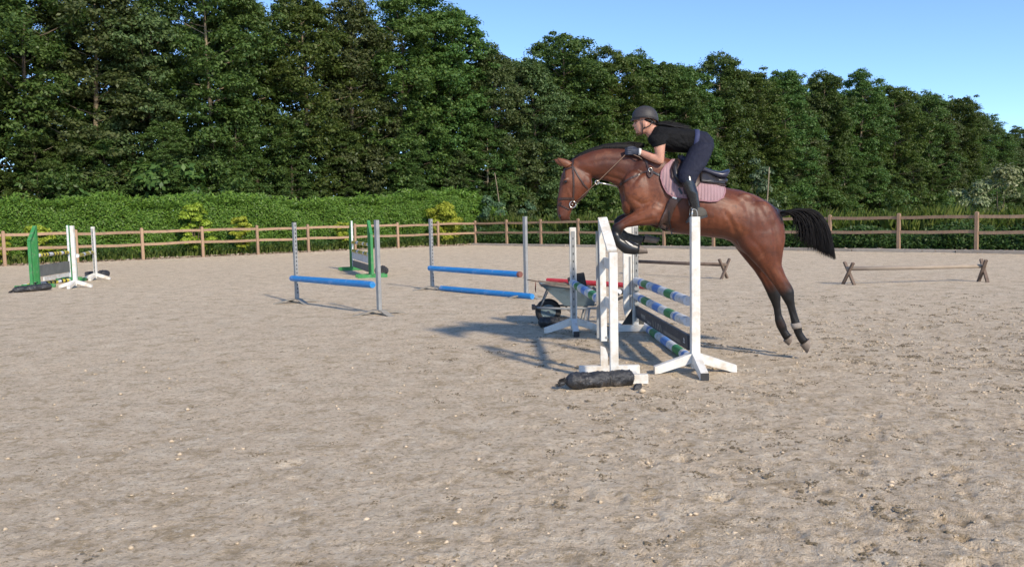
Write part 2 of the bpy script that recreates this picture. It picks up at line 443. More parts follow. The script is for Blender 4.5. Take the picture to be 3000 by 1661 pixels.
# kick boards lying along the foot of the right-hand fence
kb = thing('kick_board', FC - nR * 0.45 + dR * 14, 'weathered grey edging boards along the foot of the right fence', 'edging')
for k in range(9):
    a = FC - nR * (0.42 + 0.02 * math.sin(k * 2)) + dR * (0.2 + 3.6 * k); b = a + dR * 3.57
    MB().bar(a + Vector((0, 0, .06)), b + Vector((0, 0, .06 + .012 * math.sin(k))), 0.20, 0.14, bev=0.006).build('board', BOARD_WOOD, kb)

# chippings and dead leaves under the fence
CHIP = leaf_mat('wood_chips', (0.52, 0.42, 0.31), (0.24, 0.17, 0.11), trans=0.0, rough=0.9, objvar=0)
def litter(name, start, d, n_, L0, L1, off, n, seed, label):
    g = np.random.default_rng(seed)
    s = g.uniform(L0, L1, n); w = g.normal(off, 0.28, n); z = g.uniform(0.03, 0.10, n)
    c = np.array(start)[None] + s[:, None] * np.array(d)[None] + w[:, None] * np.array(n_)[None]; c[:, 2] = z
    a = g.uniform(0, 6.28, n); l = g.uniform(.03, .13, n); b = l * g.uniform(.25, .6, n)
    tx = np.stack([np.cos(a), np.sin(a), g.uniform(-.5, .5, n)], -1); ty = np.stack([-np.sin(a), np.cos(a), g.uniform(-.6, .6, n)], -1)
    V = np.stack([c - tx * l[:, None], c + ty * b[:, None], c + tx * l[:, None], c - ty * b[:, None]], 1).reshape(-1, 3)
    V[:, 2] = np.maximum(V[:, 2], 0.012)
    o = put(name, np_mesh(name, V, np.arange(4 * n).reshape(-1, 4), CHIP)); return tag(o, label, 'litter', kind='stuff')
litter('bark_litter', FC, dL, nL, -1, 24, 0.35, 2600, 3, 'pale bark chips and dead leaves under the left fence')
litter('bark_litter', FC, dR, nR, -1, 30, 0.25, 3600, 4, 'pale bark chips and dead leaves under the right fence')
# ------------------------------------------------------------------ foliage
BARK = mat('bark', (0.15, 0.115, 0.075), (0.075, 0.06, 0.045), rough=0.9, scale=3, stretch=(1, 1, 0.2), bmp=0.5, bdist=0.03)
BARK_PALE = mat('bark_pale', (0.30, 0.24, 0.16), (0.17, 0.135, 0.09), rough=0.9, scale=3, stretch=(1, 1, 0.2), bmp=0.4, bdist=0.03)
LEAF = [leaf_mat('leaves_dark_green', (0.042, 0.086, 0.021), (0.108, 0.165, 0.040), 0.32, 0.45, 0.28),
        leaf_mat('leaves_mid_green', (0.050, 0.102, 0.023), (0.128, 0.185, 0.044), 0.34, 0.45, 0.25),
        leaf_mat('leaves_olive_green', (0.054, 0.088, 0.031), (0.122, 0.158, 0.054), 0.30, 0.5, 0.25)]
HEDGE_LEAF = leaf_mat('hedge_leaves', (0.060, 0.138, 0.020), (0.175, 0.295, 0.045), 0.28, 0.4, 0)
GOLD = leaf_mat('golden_leaves', (0.24, 0.35, 0.032), (0.40, 0.49, 0.065), 0.30, 0.5, 0.08)
BLUEG = leaf_mat('blue_green_leaves', (0.055, 0.105, 0.050), (0.13, 0.19, 0.10), 0.2, 0.5, 0.1)
PALEG = leaf_mat('pale_flower_leaves', (0.10, 0.14, 0.045), (0.30, 0.32, 0.17), 0.2, 0.5, 0.1)
GRASSM = leaf_mat('tall_grass_blades', (0.075, 0.135, 0.022), (0.22, 0.26, 0.065), 0.3, 0.5, 0)
WEEDM = leaf_mat('weed_leaves', (0.022, 0.058, 0.012), (0.065, 0.115, 0.025), 0.2, 0.5, 0)

def leaf_quads(C, N, size, g, aspect=0.62, droop=0.0):
    """diamond leaves at C with normals about N"""
    n = len(C)
    N = N / np.maximum(np.linalg.norm(N, axis=1, keepdims=True), 1e-6)
    t = g.normal(0, 1, (n, 3)); t -= N * (t * N).sum(1, keepdims=True); t /= np.maximum(np.linalg.norm(t, axis=1, keepdims=True), 1e-6)
    b = np.cross(N, t)
    s = size * g.uniform(0.6, 1.35, n)
    l = t * s[:, None]; w = b * (s * aspect)[:, None]; k = N * (s * 0.18)[:, None]
    V = np.stack([C - l - k, C + w * 0.9, C + l - k, C - w * 0.9], 1)
    return V.reshape(-1, 3)
def blob_leaves(centers, radii, per, size, g, flat=0.6, up=0.7, shell=0.55):
    k = len(centers); n = k * per
    d = g.normal(0, 1, (n, 3)); d /= np.linalg.norm(d, axis=1, keepdims=True)
    d[:, 2] = np.where(d[:, 2] < -0.25, -d[:, 2] * 0.6, d[:, 2])
    r = (shell + (1 - shell) * g.random(n) ** 0.7) * g.uniform(0.7, 1.12, n)
    rad = np.repeat(radii, per)
    off = d * (r * rad)[:, None]; off[:, 2] *= flat
    C = np.repeat(centers, per, 0) + off
    N = d * (1 - up) + np.array([0, 0, up]) + g.normal(0, 0.35, (n, 3))
    return leaf_quads(C, N, size, g)

def make_tree_meshes(seed, H, Rc, low, leafm, barkm, leaves=72, size=0.098, nl=50):
    """trunk with limbs, crown of rounded lobes, each lobe clothed in smaller leaf clumps"""
    g = np.random.default_rng(seed); rnd = random.Random(seed)
    mb = MB(); n = 12
    bx, by = rnd.uniform(-.5, .5), rnd.uniform(-.5, .5)
    axis = lambda t: Vector((bx * math.sin(t * 2.3) + .25 * math.sin(t * 6 + seed), by * math.sin(t * 2.1 + 1) - by * .84, t * H * 0.95))
    mb.tube([axis(i / n * .9) - Vector((0, 0, .3 if i == 0 else 0)) for i in range(n + 1)], [0.17 * (1 - i / n) ** 0.8 + 0.03 for i in range(n + 1)], 8)
    cs = []; rs = []
    for i in range(nl):
        q = (i + rnd.uniform(.1, .9)) / nl; t = low + (1.0 - low) * q
        az = i * 2.4 + rnd.uniform(-.7, .7)
        prof = min(1.0, 0.72 + q) if q < 0.6 else max(0.34, 1.0 - ((q - 0.6) / 0.4) ** 2.4 * 0.66)
        L = Rc * prof * rnd.uniform(0.25, 0.92)
        rad = (0.95 + 0.55 * rnd.random()) * (0.55 + 0.45 * prof)
        a = axis(t * 0.9); c0 = axis(t * 0.93) + Vector((math.cos(az) * L, math.sin(az) * L, L * rnd.uniform(0, .35)))
        mb.tube([a, (a + c0) / 2 - Vector((0, 0, .05 * L)), c0], [0.06 * (1 - t * 0.6), 0.036, 0.012], 5, cap=False)
        out = Vector((math.cos(az), math.sin(az), .35))
        for k in range(rnd.randrange(10, 14)):
            d = Vector((rnd.gauss(0, 1), rnd.gauss(0, 1), rnd.gauss(.15, .9))).normalized() + out * .45
            d.normalize()
            cs.append(tuple(c0 + Vector((d.x, d.y, d.z * .9)) * rad * rnd.uniform(.55, 1.0))); rs.append(rnd.uniform(.40, .78))
    for k in range(16):                                       # rounded, slightly ragged top
        c = axis(0.95) + Vector((rnd.gauss(0, .55), rnd.gauss(0, .55), rnd.uniform(-1.2, .7)))
        cs.append(tuple(c)); rs.append(rnd.uniform(.3, .6))
    V = blob_leaves(np.array(cs), np.array(rs), leaves, size, g, flat=.85, up=.32, shell=.35)
    crown = np_mesh('crown', V, np.arange(len(V)).reshape(-1, 4), leafm)
    tr = mb.build('trunk', barkm, smooth=True); tm = tr.data
    off = tr.location.copy(); bpy.data.objects.remove(tr)
    for v in tm.vertices: v.co += off
    return tm, crown

TREES = [make_tree_meshes(100 + i, *a) for i, a in enumerate((
    (16.5, 3.2, 0.08, LEAF[0], BARK), (17.2, 2.9, 0.12, LEAF[1], BARK_PALE), (15.8, 3.4, 0.06, LEAF[0], BARK),
    (16.8, 2.8, 0.16, LEAF[2], BARK_PALE), (17.4, 3.1, 0.09, LEAF[1], BARK), (16.2, 3.5, 0.07, LEAF[0], BARK_PALE), (15.6, 3.3, 0.10, LEAF[2], BARK), (17.0, 3.0, 0.14, LEAF[0], BARK_PALE)))]
def plant_tree(name, base, var, sc, rz, label, group, thin=False):
    root = bpy.data.objects.new(name, None); COL.objects.link(root); root.location = base
    root.rotation_euler = (0, 0, rz); root.scale = sc
    tag(root, label, 'tree', group)
    tm, cm = TREES[var]
    put('trunk', tm, root); put('crown', cm, root)
    return root
rnd = random.Random(5)
def line(s, off): return FC + dL * (-s) + nL * off
k = 0; s = -31.0
while s < 121:
    off = 9.0 + rnd.uniform(-1.0, 1.4); H = rnd.uniform(0.88, 1.05) * (1 if s < 80 else 1 - .006 * (s - 80))
    if s < -2:
        lb, gr = 'tall dark green broadleaf tree close behind the trimmed hedge', 'front trees behind the hedge'
    else:
        lb, gr = 'tall green broadleaf tree in the front of the wood behind the right fence', 'front trees of the wood on the right'
    plant_tree('broadleaf_tree', line(s, off) + Vector((0, 0, -.05)), k % 8 if rnd.random() < .6 else rnd.randrange(8), (rnd.uniform(.9, 1.12),) * 2 + (H,),
               rnd.uniform(0, 6.28), lb, gr)
    k += 1; s += rnd.uniform(2.3, 3.3) if s < 22 else rnd.uniform(2.5, 3.5)
s = -33.0
while s < 128:
    off = 14.5 + rnd.uniform(-1.5, 2.0)
    plant_tree('broadleaf_tree', line(s, off) + Vector((0, 0, -.05)), rnd.randrange(8), (rnd.uniform(.9, 1.1),) * 2 + (rnd.uniform(.90, 1.03) * (1 if s < 80 else 1 - .006 * (s - 80)),), rnd.uniform(0, 6.28),
               'tall broadleaf tree of the back row, seen through the front trees', 'back row of the wood')
    s += rnd.uniform(3.3, 4.6)

# young trees filling the edge of the wood
s = -30.0
while s < 100:
    f_ = rnd.uniform(.36, .55)
    plant_tree('sapling', line(s, 7.6 + rnd.uniform(-.5, .8)), rnd.randrange(8), (f_ * 1.15, f_ * 1.15, f_), rnd.uniform(0, 6.28),
               'young leafy tree half as tall as the wood, close behind the hedge' if s < -2 else 'young leafy tree half as tall as the wood behind the right fence', 'saplings behind the hedge' if s < -2 else 'saplings at the wood edge')
    s += rnd.uniform(2.6, 4.2) if s < 30 else rnd.uniform(4, 7)

# shrubs of the wood's edge: one root each, with stem and foliage
def shrub(name, base, pts, rads, per, size, leafm, label, cat, seed, group=None, flat=0.8, up=0.35, stem=True, stemh=None):
    g = np.random.default_rng(seed)
    root = bpy.data.objects.new(name, None); COL.objects.link(root); root.location = base; tag(root, label, cat, group)
    V = blob_leaves(np.array(pts, float), np.array(rads, float), per, size, g, flat, up)
    V[:, 2] = np.maximum(V[:, 2], 0.02)
    put('foliage', np_mesh('foliage', V, np.arange(len(V)).reshape(-1, 4), leafm), root)
    if stem:
        mb = MB(); top = stemh or max(p[2] for p in pts) * .7
        for q in range(3):
            a = q * 2.1 + seed
            mb.tube([(0.05 * math.cos(a), .05 * math.sin(a), -.05), (.12 * math.cos(a), .12 * math.sin(a), top * .5), (.25 * math.cos(a), .25 * math.sin(a), top)],
                    [.035, .025, .01], 5)
        st = mb.build('stem', BARK); md = st.data; off = st.location.copy(); bpy.data.objects.remove(st)
        for v in md.vertices: v.co += off
        put('stem', md, root)
    return root
UND = []
for v in range(3):
    r2 = random.Random(40 + v)
    pts = [(r2.gauss(0, 1.0), r2.gauss(0, .8), r2.uniform(.4, 3.2)) for _ in range(16)]
    rads = [r2.uniform(.5, .95) for _ in pts]
    sh = shrub('understory_shrub', (0, 0, 0), pts, rads, 110, 0.13, LEAF[v % 2], '', 'shrub', 60 + v)
    UND.append([c.data for c in sh.children])
    for c in list(sh.children): bpy.data.objects.remove(c)
    bpy.data.objects.remove(sh)
s = -30
while s < 118:
    off = 6.8 + rnd.uniform(-.6, 1.6)
    root = bpy.data.objects.new('understory_shrub', None); COL.objects.link(root); root.location = line(s, off)
    root.rotation_euler = (0, 0, rnd.uniform(0, 6.28)); sc_ = rnd.uniform(.8, 1.35); root.scale = (sc_, sc_, sc_ * rnd.uniform(.8, 1.1))
    if s < 0: tag(root, 'dark shrub filling the gap between the hedge and the tree trunks', 'shrub', 'undergrowth behind the hedge')
    else: tag(root, 'dark shrub at the foot of the wood, behind the right fence', 'shrub', 'undergrowth of the wood on the right')
    a, b = UND[rnd.randrange(3)]
    put('foliage', a, root); put('stem', b, root)
    s += rnd.uniform(1.7, 2.5)

# the long trimmed hedge
def hedge():
    g = np.random.default_rng(77)
    L0, L1 = -29.0, 4.4
    root = thing('laurel_hedge', line((L0 + L1) / 2, 3.4), 'long trimmed bright green hedge behind the left fence', 'hedge')
    n = 150000
    s = g.uniform(L0, L1, n); f = g.random(n)
    h = 2.45 + 0.12 * np.sin(s * 0.9) + 0.16 * vnoise(s / 1.3, s * 0 + 2, 8) * 2 + 0.10 * vnoise(s / .4, s * 0 + 7, 9) * 2 - 0.35 * smooth(2.0, 4.4, s)
    h = h + 0.45 * smooth(-4.5, -1.5, s) * smooth(2.0, 0.8, s)
    front = f < 0.66
    z = np.where(front, g.random(n) ** 0.8 * h, h + g.normal(0, .06, n) + 0.15 * (g.random(n) ** 6))
    w = np.where(front, g.normal(0, .10, n) + 0.30 * (z / h) ** 3 + 0.10 * np.sin(s * 1.7 + z * 2) + 0.16 * vnoise(s / .6, z / .6, 5) * 2, g.uniform(0.1, 2.2, n))
    w = np.where(~front & (g.random(n) < .2), w, w)
    wob = 2.5 + w
    A = np.array(FC)[None] - s[:, None] * np.array(dL)[None] + wob[:, None] * np.array(nL)[None]; A[:, 2] = np.maximum(z, .03)
    N = np.where(front[:, None], -np.array(nL)[None] * 0.8 + np.array([0, 0, .6]), np.array([0, 0, 1.0]) + 0 * A) + g.normal(0, .5, (n, 3))
    V = leaf_quads(A, N, 0.056, g, 0.5) - np.array(root.location)
    put('foliage', np_mesh('foliage', V, np.arange(len(V)).reshape(-1, 4), HEDGE_LEAF), root)
    # upright shoots on top
    m = 11000; s = g.uniform(L0, L1, m)
    A = np.array(FC)[None] - s[:, None] * np.array(dL)[None] + (2.6 + g.uniform(0, 1.4, m))[:, None] * np.array(nL)[None]
    A[:, 2] = 2.45 + 0.12 * np.sin(s * .9) + 0.32 * vnoise(s / 1.3, s * 0 + 2, 8) + g.random(m) ** 2 * 0.36 * (0.5 + 1.2 * (vnoise(s / .35, s * 0 + 3, 19) + .5)) - 0.35 * smooth(2.0, 4.4, s) + 0.45 * smooth(-4.5, -1.5, s) * smooth(2.0, .8, s)
    V = leaf_quads(A, np.array([0, -1.0, .25]) + g.normal(0, .6, (m, 3)), 0.10, g, 0.35) - np.array(root.location)
    put('new_shoots', np_mesh('new_shoots', V, np.arange(len(V)).reshape(-1, 4), HEDGE_LEAF), root)
    # solid near-black boxes added inside so that no daylight comes through
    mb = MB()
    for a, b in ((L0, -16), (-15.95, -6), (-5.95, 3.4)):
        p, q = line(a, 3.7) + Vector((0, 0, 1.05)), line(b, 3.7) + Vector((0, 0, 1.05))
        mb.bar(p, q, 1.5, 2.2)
    mb.build('dark_filler', mat('hedge_inside', (0.02, 0.03, 0.01), (0.01, 0.015, 0.006), rough=1, scale=3), root)
hedge()

# golden conifers in front of the hedge: photo x, base depth offset, height, width
def golden(px, py, off, Hh, Wd, seed, label, top=False):
    d = ray(px, 700); d2 = Vector((d.x, d.y)).normalized()
    # foot on the line parallel to the fence at the given offset
    o_ = FC + nL * off; den = d2.x * dL.y - d2.y * dL.x
    t = (o_.x * dL.y - o_.y * dL.x) / den
    base = Vector((d2.x * t, d2.y * t, 0))
    r2 = random.Random(seed); pts = []; rads = []
    for i in range(44):
        z = r2.uniform(.10, 1) ; w = Wd * (0.55 + 0.45 * math.sin(min(1, z * 1.25) * math.pi * .62)) if not top else Wd * (1.0 if z < .45 else 0.85)
        a = r2.uniform(0, 6.28); q = w * r2.uniform(.2, .85)
        pts.append((math.cos(a) * q, math.sin(a) * q, z * Hh)); rads.append(r2.uniform(.20, .34) * Wd * 1.2)
    return shrub('golden_shrub', base, pts, rads, 300, 0.058, GOLD, label, 'shrub', seed, 'golden shrubs in front of the hedge', flat=0.7, up=.35)
golden(573, 600, 1.5, 2.55, .80, 21, 'large bright yellow-green shrub, second from the left along the hedge', True)
golden(708, 600, 1.1, 1.80, .48, 22, 'narrow yellow-green shrub right of the largest golden shrub on the left')
golden(1003, 600, 1.2, 1.45, .42, 23, 'small yellow-green shrub beside the far green jump wing')
golden(1303, 600, 1.7, 2.55, 1.25, 24, 'broad yellow-green shrub near the corner of the fence', True)
golden(122, 600, 1.2, 1.65, .62, 25, 'yellow-green shrub behind the green wing jump at the left')
golden(2, 600, 1.2, 1.15, .35, 26, 'yellow-green shrub cut by the left edge of the picture')
def bush(px, Yd, Hh, Wd, leafm, seed, name, label, size=.07, per=170):
    d = ray(px, 700); base = Vector((d.x / d.y * Yd, Yd, 0)); r2 = random.Random(seed); pts = []; rads = []
    for i in range(18):
        z = r2.uniform(.1, .95); q = Wd * math.sqrt(max(.05, 1 - (z - .3) ** 2 * 1.8)) * r2.uniform(.2, .8); a = r2.uniform(0, 6.28)
        pts.append((math.cos(a) * q, math.sin(a) * q, z * Hh)); rads.append(Wd * r2.uniform(.25, .42))
    return shrub(name, base, pts, rads, per, size, leafm, label, 'shrub', seed, flat=1.0, up=.25)
bush(1437, 49.5, 2.75, 1.05, BLUEG, 31, 'conifer_shrub', 'blue-green feathery shrub at the right end of the hedge')
bush(1545, 51, 2.5, .85, BLUEG, 32, 'conifer_shrub', 'smaller blue-green shrub left of the horse head')
bush(1370, 50.5, 3.4, 1.3, HEDGE_LEAF, 33, 'round_shrub', 'tall bright green bush rounding off the hedge end', .09)
bush(2842, 40, 3.1, 1.05, PALEG, 34, 'flowering_shrub', 'pale dusty green shrub behind the right fence, left of the larger one', .08, 130)
bush(2925, 41, 3.7, 1.5, PALEG, 35, 'flowering_shrub', 'larger pale dusty green shrub near the right edge', .08, 130)
bush(2215, 52, 5.2, 1.3, BLUEG, 36, 'round_shrub', 'pale green bush showing above the saddle cantle', .10)
# slender bare trunks standing at the wood's edge
for px, Yd, Hh, rr_, lean, lb in ((1470, 51, 4.4, .05, -.35, 'thin pale bare stem beside the blue-green shrub'),
                                  (2246, 47, 4.2, .06, .1, 'thin grey bare trunk above the horse rump')):
    d = ray(px, 700); b = Vector((d.x / d.y * Yd, Yd, 0))
    o = MB().tube([b + Vector((lean * t * t, 0.1 * math.sin(5 * t), Hh * t - .1)) for t in (0, .2, .4, .6, .8, 1)], [rr_ * (1.1 - .6 * t) for t in (0, .2, .4, .6, .8, 1)], 7).build('bare_trunk', BARK_PALE, smooth=True)
    tag(o, lb, 'tree')

# tall grass and weeds behind the right fence
def grass(name, start, d, n_, L0, L1, o0, o1, n, hh, mt, label, seed, wd=.012):
    g = np.random.default_rng(seed)
    s = g.uniform(L0, L1, n); w = o0 + (o1 - o0) * g.random(n) ** 1.3
    c = np.array(start)[None] + s[:, None] * np.array(d)[None] + w[:, None] * np.array(n_)[None]; c[:, 2] = 0
    H = (hh * g.uniform(.55, 1.15, n) * (0.85 + 0.5 * vnoise(s / 1.1, w / 1.1, seed)))[:, None]
    a = g.uniform(0, 6.28, n); t = np.stack([np.cos(a), np.sin(a), a * 0], -1); b = np.stack([-np.sin(a), np.cos(a), a * 0], -1)
    ln = g.uniform(.05, .5, n)[:, None]; up = np.array([0, 0, 1.0])[None]
    wv = t * wd * g.uniform(.7, 1.8, n)[:, None]
    V = np.stack([c - wv, c + wv, c + wv * .8 + b * ln * H * .35 + up * H * .6, c + b * ln * H + up * H, c - wv * .8 + b * ln * H * .35 + up * H * .6], 1).reshape(-1, 3)
    o = put(name, np_mesh(name, V, np.arange(5 * n).reshape(-1, 5), mt)); return tag(o, label, 'grass', kind='stuff')
grass('tall_grass', FC, dR, nR, -3, 33, 2.2, 9.0, 30000, 1.60, GRASSM, 'tall sunlit grass beyond the right fence', 51, .02)
grass('tall_grass', FC, dL, nL, -1, 29, 0.5, 2.2, 5000, .55, GRASSM, 'thin grass between the left fence and the hedge', 53)
def weeds():
    g = np.random.default_rng(91); n = 42000
    s = g.uniform(-2.0, 32, n); w = 0.45 + g.random(n) * 1.9
    h = (0.85 + 0.5 * vnoise(s / 1.6, w / 1.2, 3) * 2 * .6 + .12 * np.sin(s * 2.1)) * np.clip((w - .2) / .7, .3, 1)
    z = h * g.random(n) ** .6
    A = np.array(FC)[None] + s[:, None] * np.array(dR)[None] + w[:, None] * np.array(nR)[None]; A[:, 2] = np.maximum(z, .02)
    V = leaf_quads(A, np.array([0, -.4, .8]) + g.normal(0, .5, (n, 3)), .065, g, .55)
    tag(put('bramble_weeds', np_mesh('bramble_weeds', V, np.arange(4 * n).reshape(-1, 4), WEEDM)), 'dark low brambles and weeds right behind the right fence', 'weeds', kind='stuff')
    n = 12000
    s = g.uniform(-1.0, 27, n); w = 0.7 + g.random(n) * 1.6; clump = vnoise(s / 1.1, s * 0 + .5, 12)
    k = clump > -0.12; s = s[k]; w = w[k]; n = len(s)
    z = .75 * g.random(n) ** .8 * (0.7 + clump[k])
    A = np.array(FC)[None] + s[:, None] * np.array(dL)[None] + w[:, None] * np.array(nL)[None]; A[:, 2] = np.maximum(z, .02)
    V = leaf_quads(A, np.array([0, -.4, .8]) + g.normal(0, .5, (n, 3)), .06, g, .5)
    tag(put('bramble_weeds', np_mesh('bramble_weeds', V, np.arange(4 * n).reshape(-1, 4), WEEDM)), 'clumps of dark weeds at the foot of the hedge', 'weeds', kind='stuff')
weeds()
# ------------------------------------------------------------------ jump materials
WHITE = mat('white_paint', (0.72, 0.71, 0.665), (0.64, 0.62, 0.56), rough=0.55, scale=3, bmp=0.08, dirt=(0.55, 0.48, 0.38), dirt_amt=0.5, dirt_scale=6)
GREENP = mat('green_paint', (0.035, 0.20, 0.055), (0.05, 0.25, 0.08), rough=0.5, scale=4, bmp=0.1, dirt=(0.16, 0.22, 0.13), dirt_amt=0.3, dirt_scale=8)
STEEL = mat('galvanised_steel', (0.33, 0.335, 0.325), (0.24, 0.245, 0.24), rough=0.55, scale=9, bmp=0.1, metal=0.15, dirt=(0.26, 0.23, 0.19), dirt_amt=0.3)
HOLE = mat('keyhole_dark', (0.05, 0.05, 0.05), rough=0.8, bmp=0)
FOOTM = mat('grey_foot_steel', (0.26, 0.24, 0.20), (0.34, 0.31, 0.26), rough=0.75, scale=10, bmp=0.2)
BLUEP = mat('blue_pole_plastic', (0.020, 0.19, 0.49), (0.032, 0.24, 0.56), rough=0.42, scale=5, bmp=0.06, dirt=(0.20, 0.34, 0.60), dirt_amt=0.35, dirt_scale=6)
PWHITE = mat('pole_white', (0.66, 0.68, 0.70), (0.56, 0.57, 0.57), rough=0.5, scale=6, bmp=0.1, dirt=(0.40, 0.36, 0.30), dirt_amt=0.4, dirt_scale=12)
PBLUE = mat('pole_blue', (0.09, 0.22, 0.55), (0.13, 0.27, 0.58), rough=0.5, scale=6, bmp=0.1, dirt=(0.32, 0.36, 0.42), dirt_amt=0.35, dirt_scale=14)
PGREEN = mat('pole_green', (0.03, 0.20, 0.05), (0.05, 0.25, 0.08), rough=0.45, scale=6, bmp=0.1, dirt=(0.18, 0.24, 0.14), dirt_amt=0.3, dirt_scale=14)
PYEL = mat('pole_yellow', (0.60, 0.50, 0.05), (0.68, 0.56, 0.10), rough=0.5, scale=6, bmp=0.1)
PBLK = mat('pole_black', (0.03, 0.03, 0.03), (0.05, 0.05, 0.045), rough=0.55, scale=6, bmp=0.1)
PRED = mat('pole_red', (0.52, 0.025, 0.035), (0.62, 0.06, 0.07), rough=0.5, scale=7, bmp=0.1, dirt=(0.6, 0.35, 0.32), dirt_amt=0.15, dirt_scale=16)
RAWWOOD = mat('raw_pole_wood', (0.36, 0.295, 0.225), (0.28, 0.225, 0.17), rough=0.8, scale=5, bmp=0.25)
DARKWOOD = mat('dark_timber', (0.115, 0.080, 0.060), (0.19, 0.14, 0.105), rough=0.85, scale=7, bmp=0.4)
PLANKB = mat('black_plank', (0.030, 0.032, 0.042), (0.055, 0.055, 0.065), rough=0.45, scale=8, bmp=0.15, dirt=(0.20, 0.18, 0.155), dirt_amt=0.18, dirt_scale=15)
PLANKPRINT = mat('plank_print', (0.36, 0.315, 0.26), (0.20, 0.18, 0.155), rough=0.6, scale=14, bmp=0.1)
PLANKG = mat('grey_plank', (0.12, 0.125, 0.115), (0.17, 0.175, 0.165), rough=0.6, scale=5, bmp=0.1)
BAG = mat('black_bag_plastic', (0.020, 0.021, 0.024), (0.040, 0.040, 0.042), rough=0.42, scale=16, bmp=0.9, bdist=0.03, spec=0.5, dirt=(0.20, 0.17, 0.14), dirt_amt=0.22, dirt_scale=9)

Vz = lambda z: Vector((0, 0, z))
def keyholes(mb, p, face, side, z0, z1, step=0.10, w=0.012, h=0.03):
    z = z0
    while z < z1:
        mb.bar(p + face * 0.0 + Vz(z), p + Vz(z + h), w, 0.004, up=face)
        z += step
def foot_standard(base, yaw, H, label, group, track=None, hoop=False, fl=0.40, black_end=True):
    """white square post on three sloping feet"""
    root = thing('jump_standard', base, label, 'jump standard', group)
    ax = Vector((math.cos(yaw), math.sin(yaw), 0)); ay = Vector((-ax.y, ax.x, 0))
    MB().box(base + Vz(.05 + (H - .05) / 2), (.085, .085, H - .05), Matrix.Rotation(yaw, 3, 'Z'), .005).build('post', WHITE, root)
    for d in (ax, -ax, -ay):
        L = fl
        p0 = base + d * .043 + Vz(.150); p1 = base + d * L + Vz(.040)
        s_ = Vector((-d.y, d.x, 0)) * .036
        w = .032
        poly = [p0 + Vz(.045), p1 + Vz(w), p1 - Vz(.038), p1 - d * .05 - Vz(.034), p0 - Vz(.050)]
        MB().prism([q - s_ for q in poly], s_ * 2).build('foot', WHITE, root)
        if d == -ay and black_end:
            MB().box(p1 + d * .004 - Vz(.003), (.078, .008, .070), Matrix.Rotation(yaw, 3, 'Z')).build('end_cap', HOLE, root)
    if track is not None:
        t = MB(); t.box(base + track * .046 + Vz(.16 + (H - .2) / 2), (.050, .006, H - .22) if abs(track.y) > .5 else (.006, .05, H - .22), Matrix.Rotation(0, 3, 'Z'))
        tr = t.build('keyhole_track', STEEL, root)
        k = MB(); keyholes(k, base + track * .0505, track, ax, .24, H - .12); tag(k.build('keyholes', HOLE, tr), kind='stuff')
    if hoop:
        c = base + Vz(H)
        MB().tube([c + ax * -.03 + Vz(-.02), c + ax * -.032 + Vz(.045), c + ax * -.012 + Vz(.078), c + ax * .016 + Vz(.062), c + ax * .026 + Vz(.03), c + ax * .027 - Vz(.02)], .0045, 6).build('metal_hoop', STEEL, root, smooth=True)
    return root
def pole(name, a, b, r, segs, label, group=None, cat='jump pole', caps=True, sag=0.0):
    """segs: list of (fraction, material); bands are rings of the one round pole"""
    mats = []; mb = MB(); a = Vector(a); b = Vector(b); t = 0.0; tot = sum(s[0] for s in segs); n = 18
    d, s_, u = frame_of(b - a)
    cuts = [0.0]
    rings = []
    for f, m in segs:
        if m not in mats: mats.append(m)
        t1 = t + f / tot
        mb.mat(mats.index(m))
        k = 2
        for i in range(k):
            q0 = t + (t1 - t) * i / k; q1 = t + (t1 - t) * (i + 1) / k
            vs = []
            for q in (q0, q1):
                c = a.lerp(b, q) - Vz(sag * 4 * q * (1 - q))
                rr_ = r * (1 if 0.001 < q < .999 else .93)
                vs += [c + s_ * (math.cos(2 * math.pi * j / n) * rr_) + u * (math.sin(2 * math.pi * j / n) * rr_) for j in range(n)]
            mb.add(vs, [(j, (j + 1) % n, n + (j + 1) % n, n + j) for j in range(n)])
            if q0 == 0: mb.add(vs[:n], [tuple(range(n))])
            if q1 > .9999: mb.add(vs[n:], [tuple(range(n))])
        t = t1
    o = mb.build(name, mats, autosm=40)
    return tag(o, label, cat, group)
def cup(root, p, face, mt=STEEL):
    d = Vector(face)
    MB().bar(p - d * .005 - Vz(.062), p + d * .075 - Vz(.062), .07, .010).bar(p - d * .006 - Vz(.07), p - d * .006 + Vz(.04), .07, .012, up=d).build('pole_cup', mt, root)

WGB = [(.13, PWHITE), (.035, PBLUE), (.035, PWHITE), (.12, PGREEN), (.11, PWHITE), (.12, PBLUE), (.12, PWHITE), (.12, PGREEN), (.035, PWHITE), (.04, PBLUE), (.13, PWHITE)]

# ------------------------------------------------------------------ the oxer the horse is jumping
A = Vector((1.775, 7.92, 0))                                # near right standard
foot_standard(A, 0.0, 1.52, 'nearest white jump standard, plain post with a wire hoop on top', 'oxer standards', hoop=True)
Cst = Vector((0.815, 10.85, 0))
foot_standard(Cst, 0.0, 1.40, 'white-footed jump standard with a grey keyhole track, beside the wheelbarrow', 'oxer standards', track=Vector((0, -1, 0)))

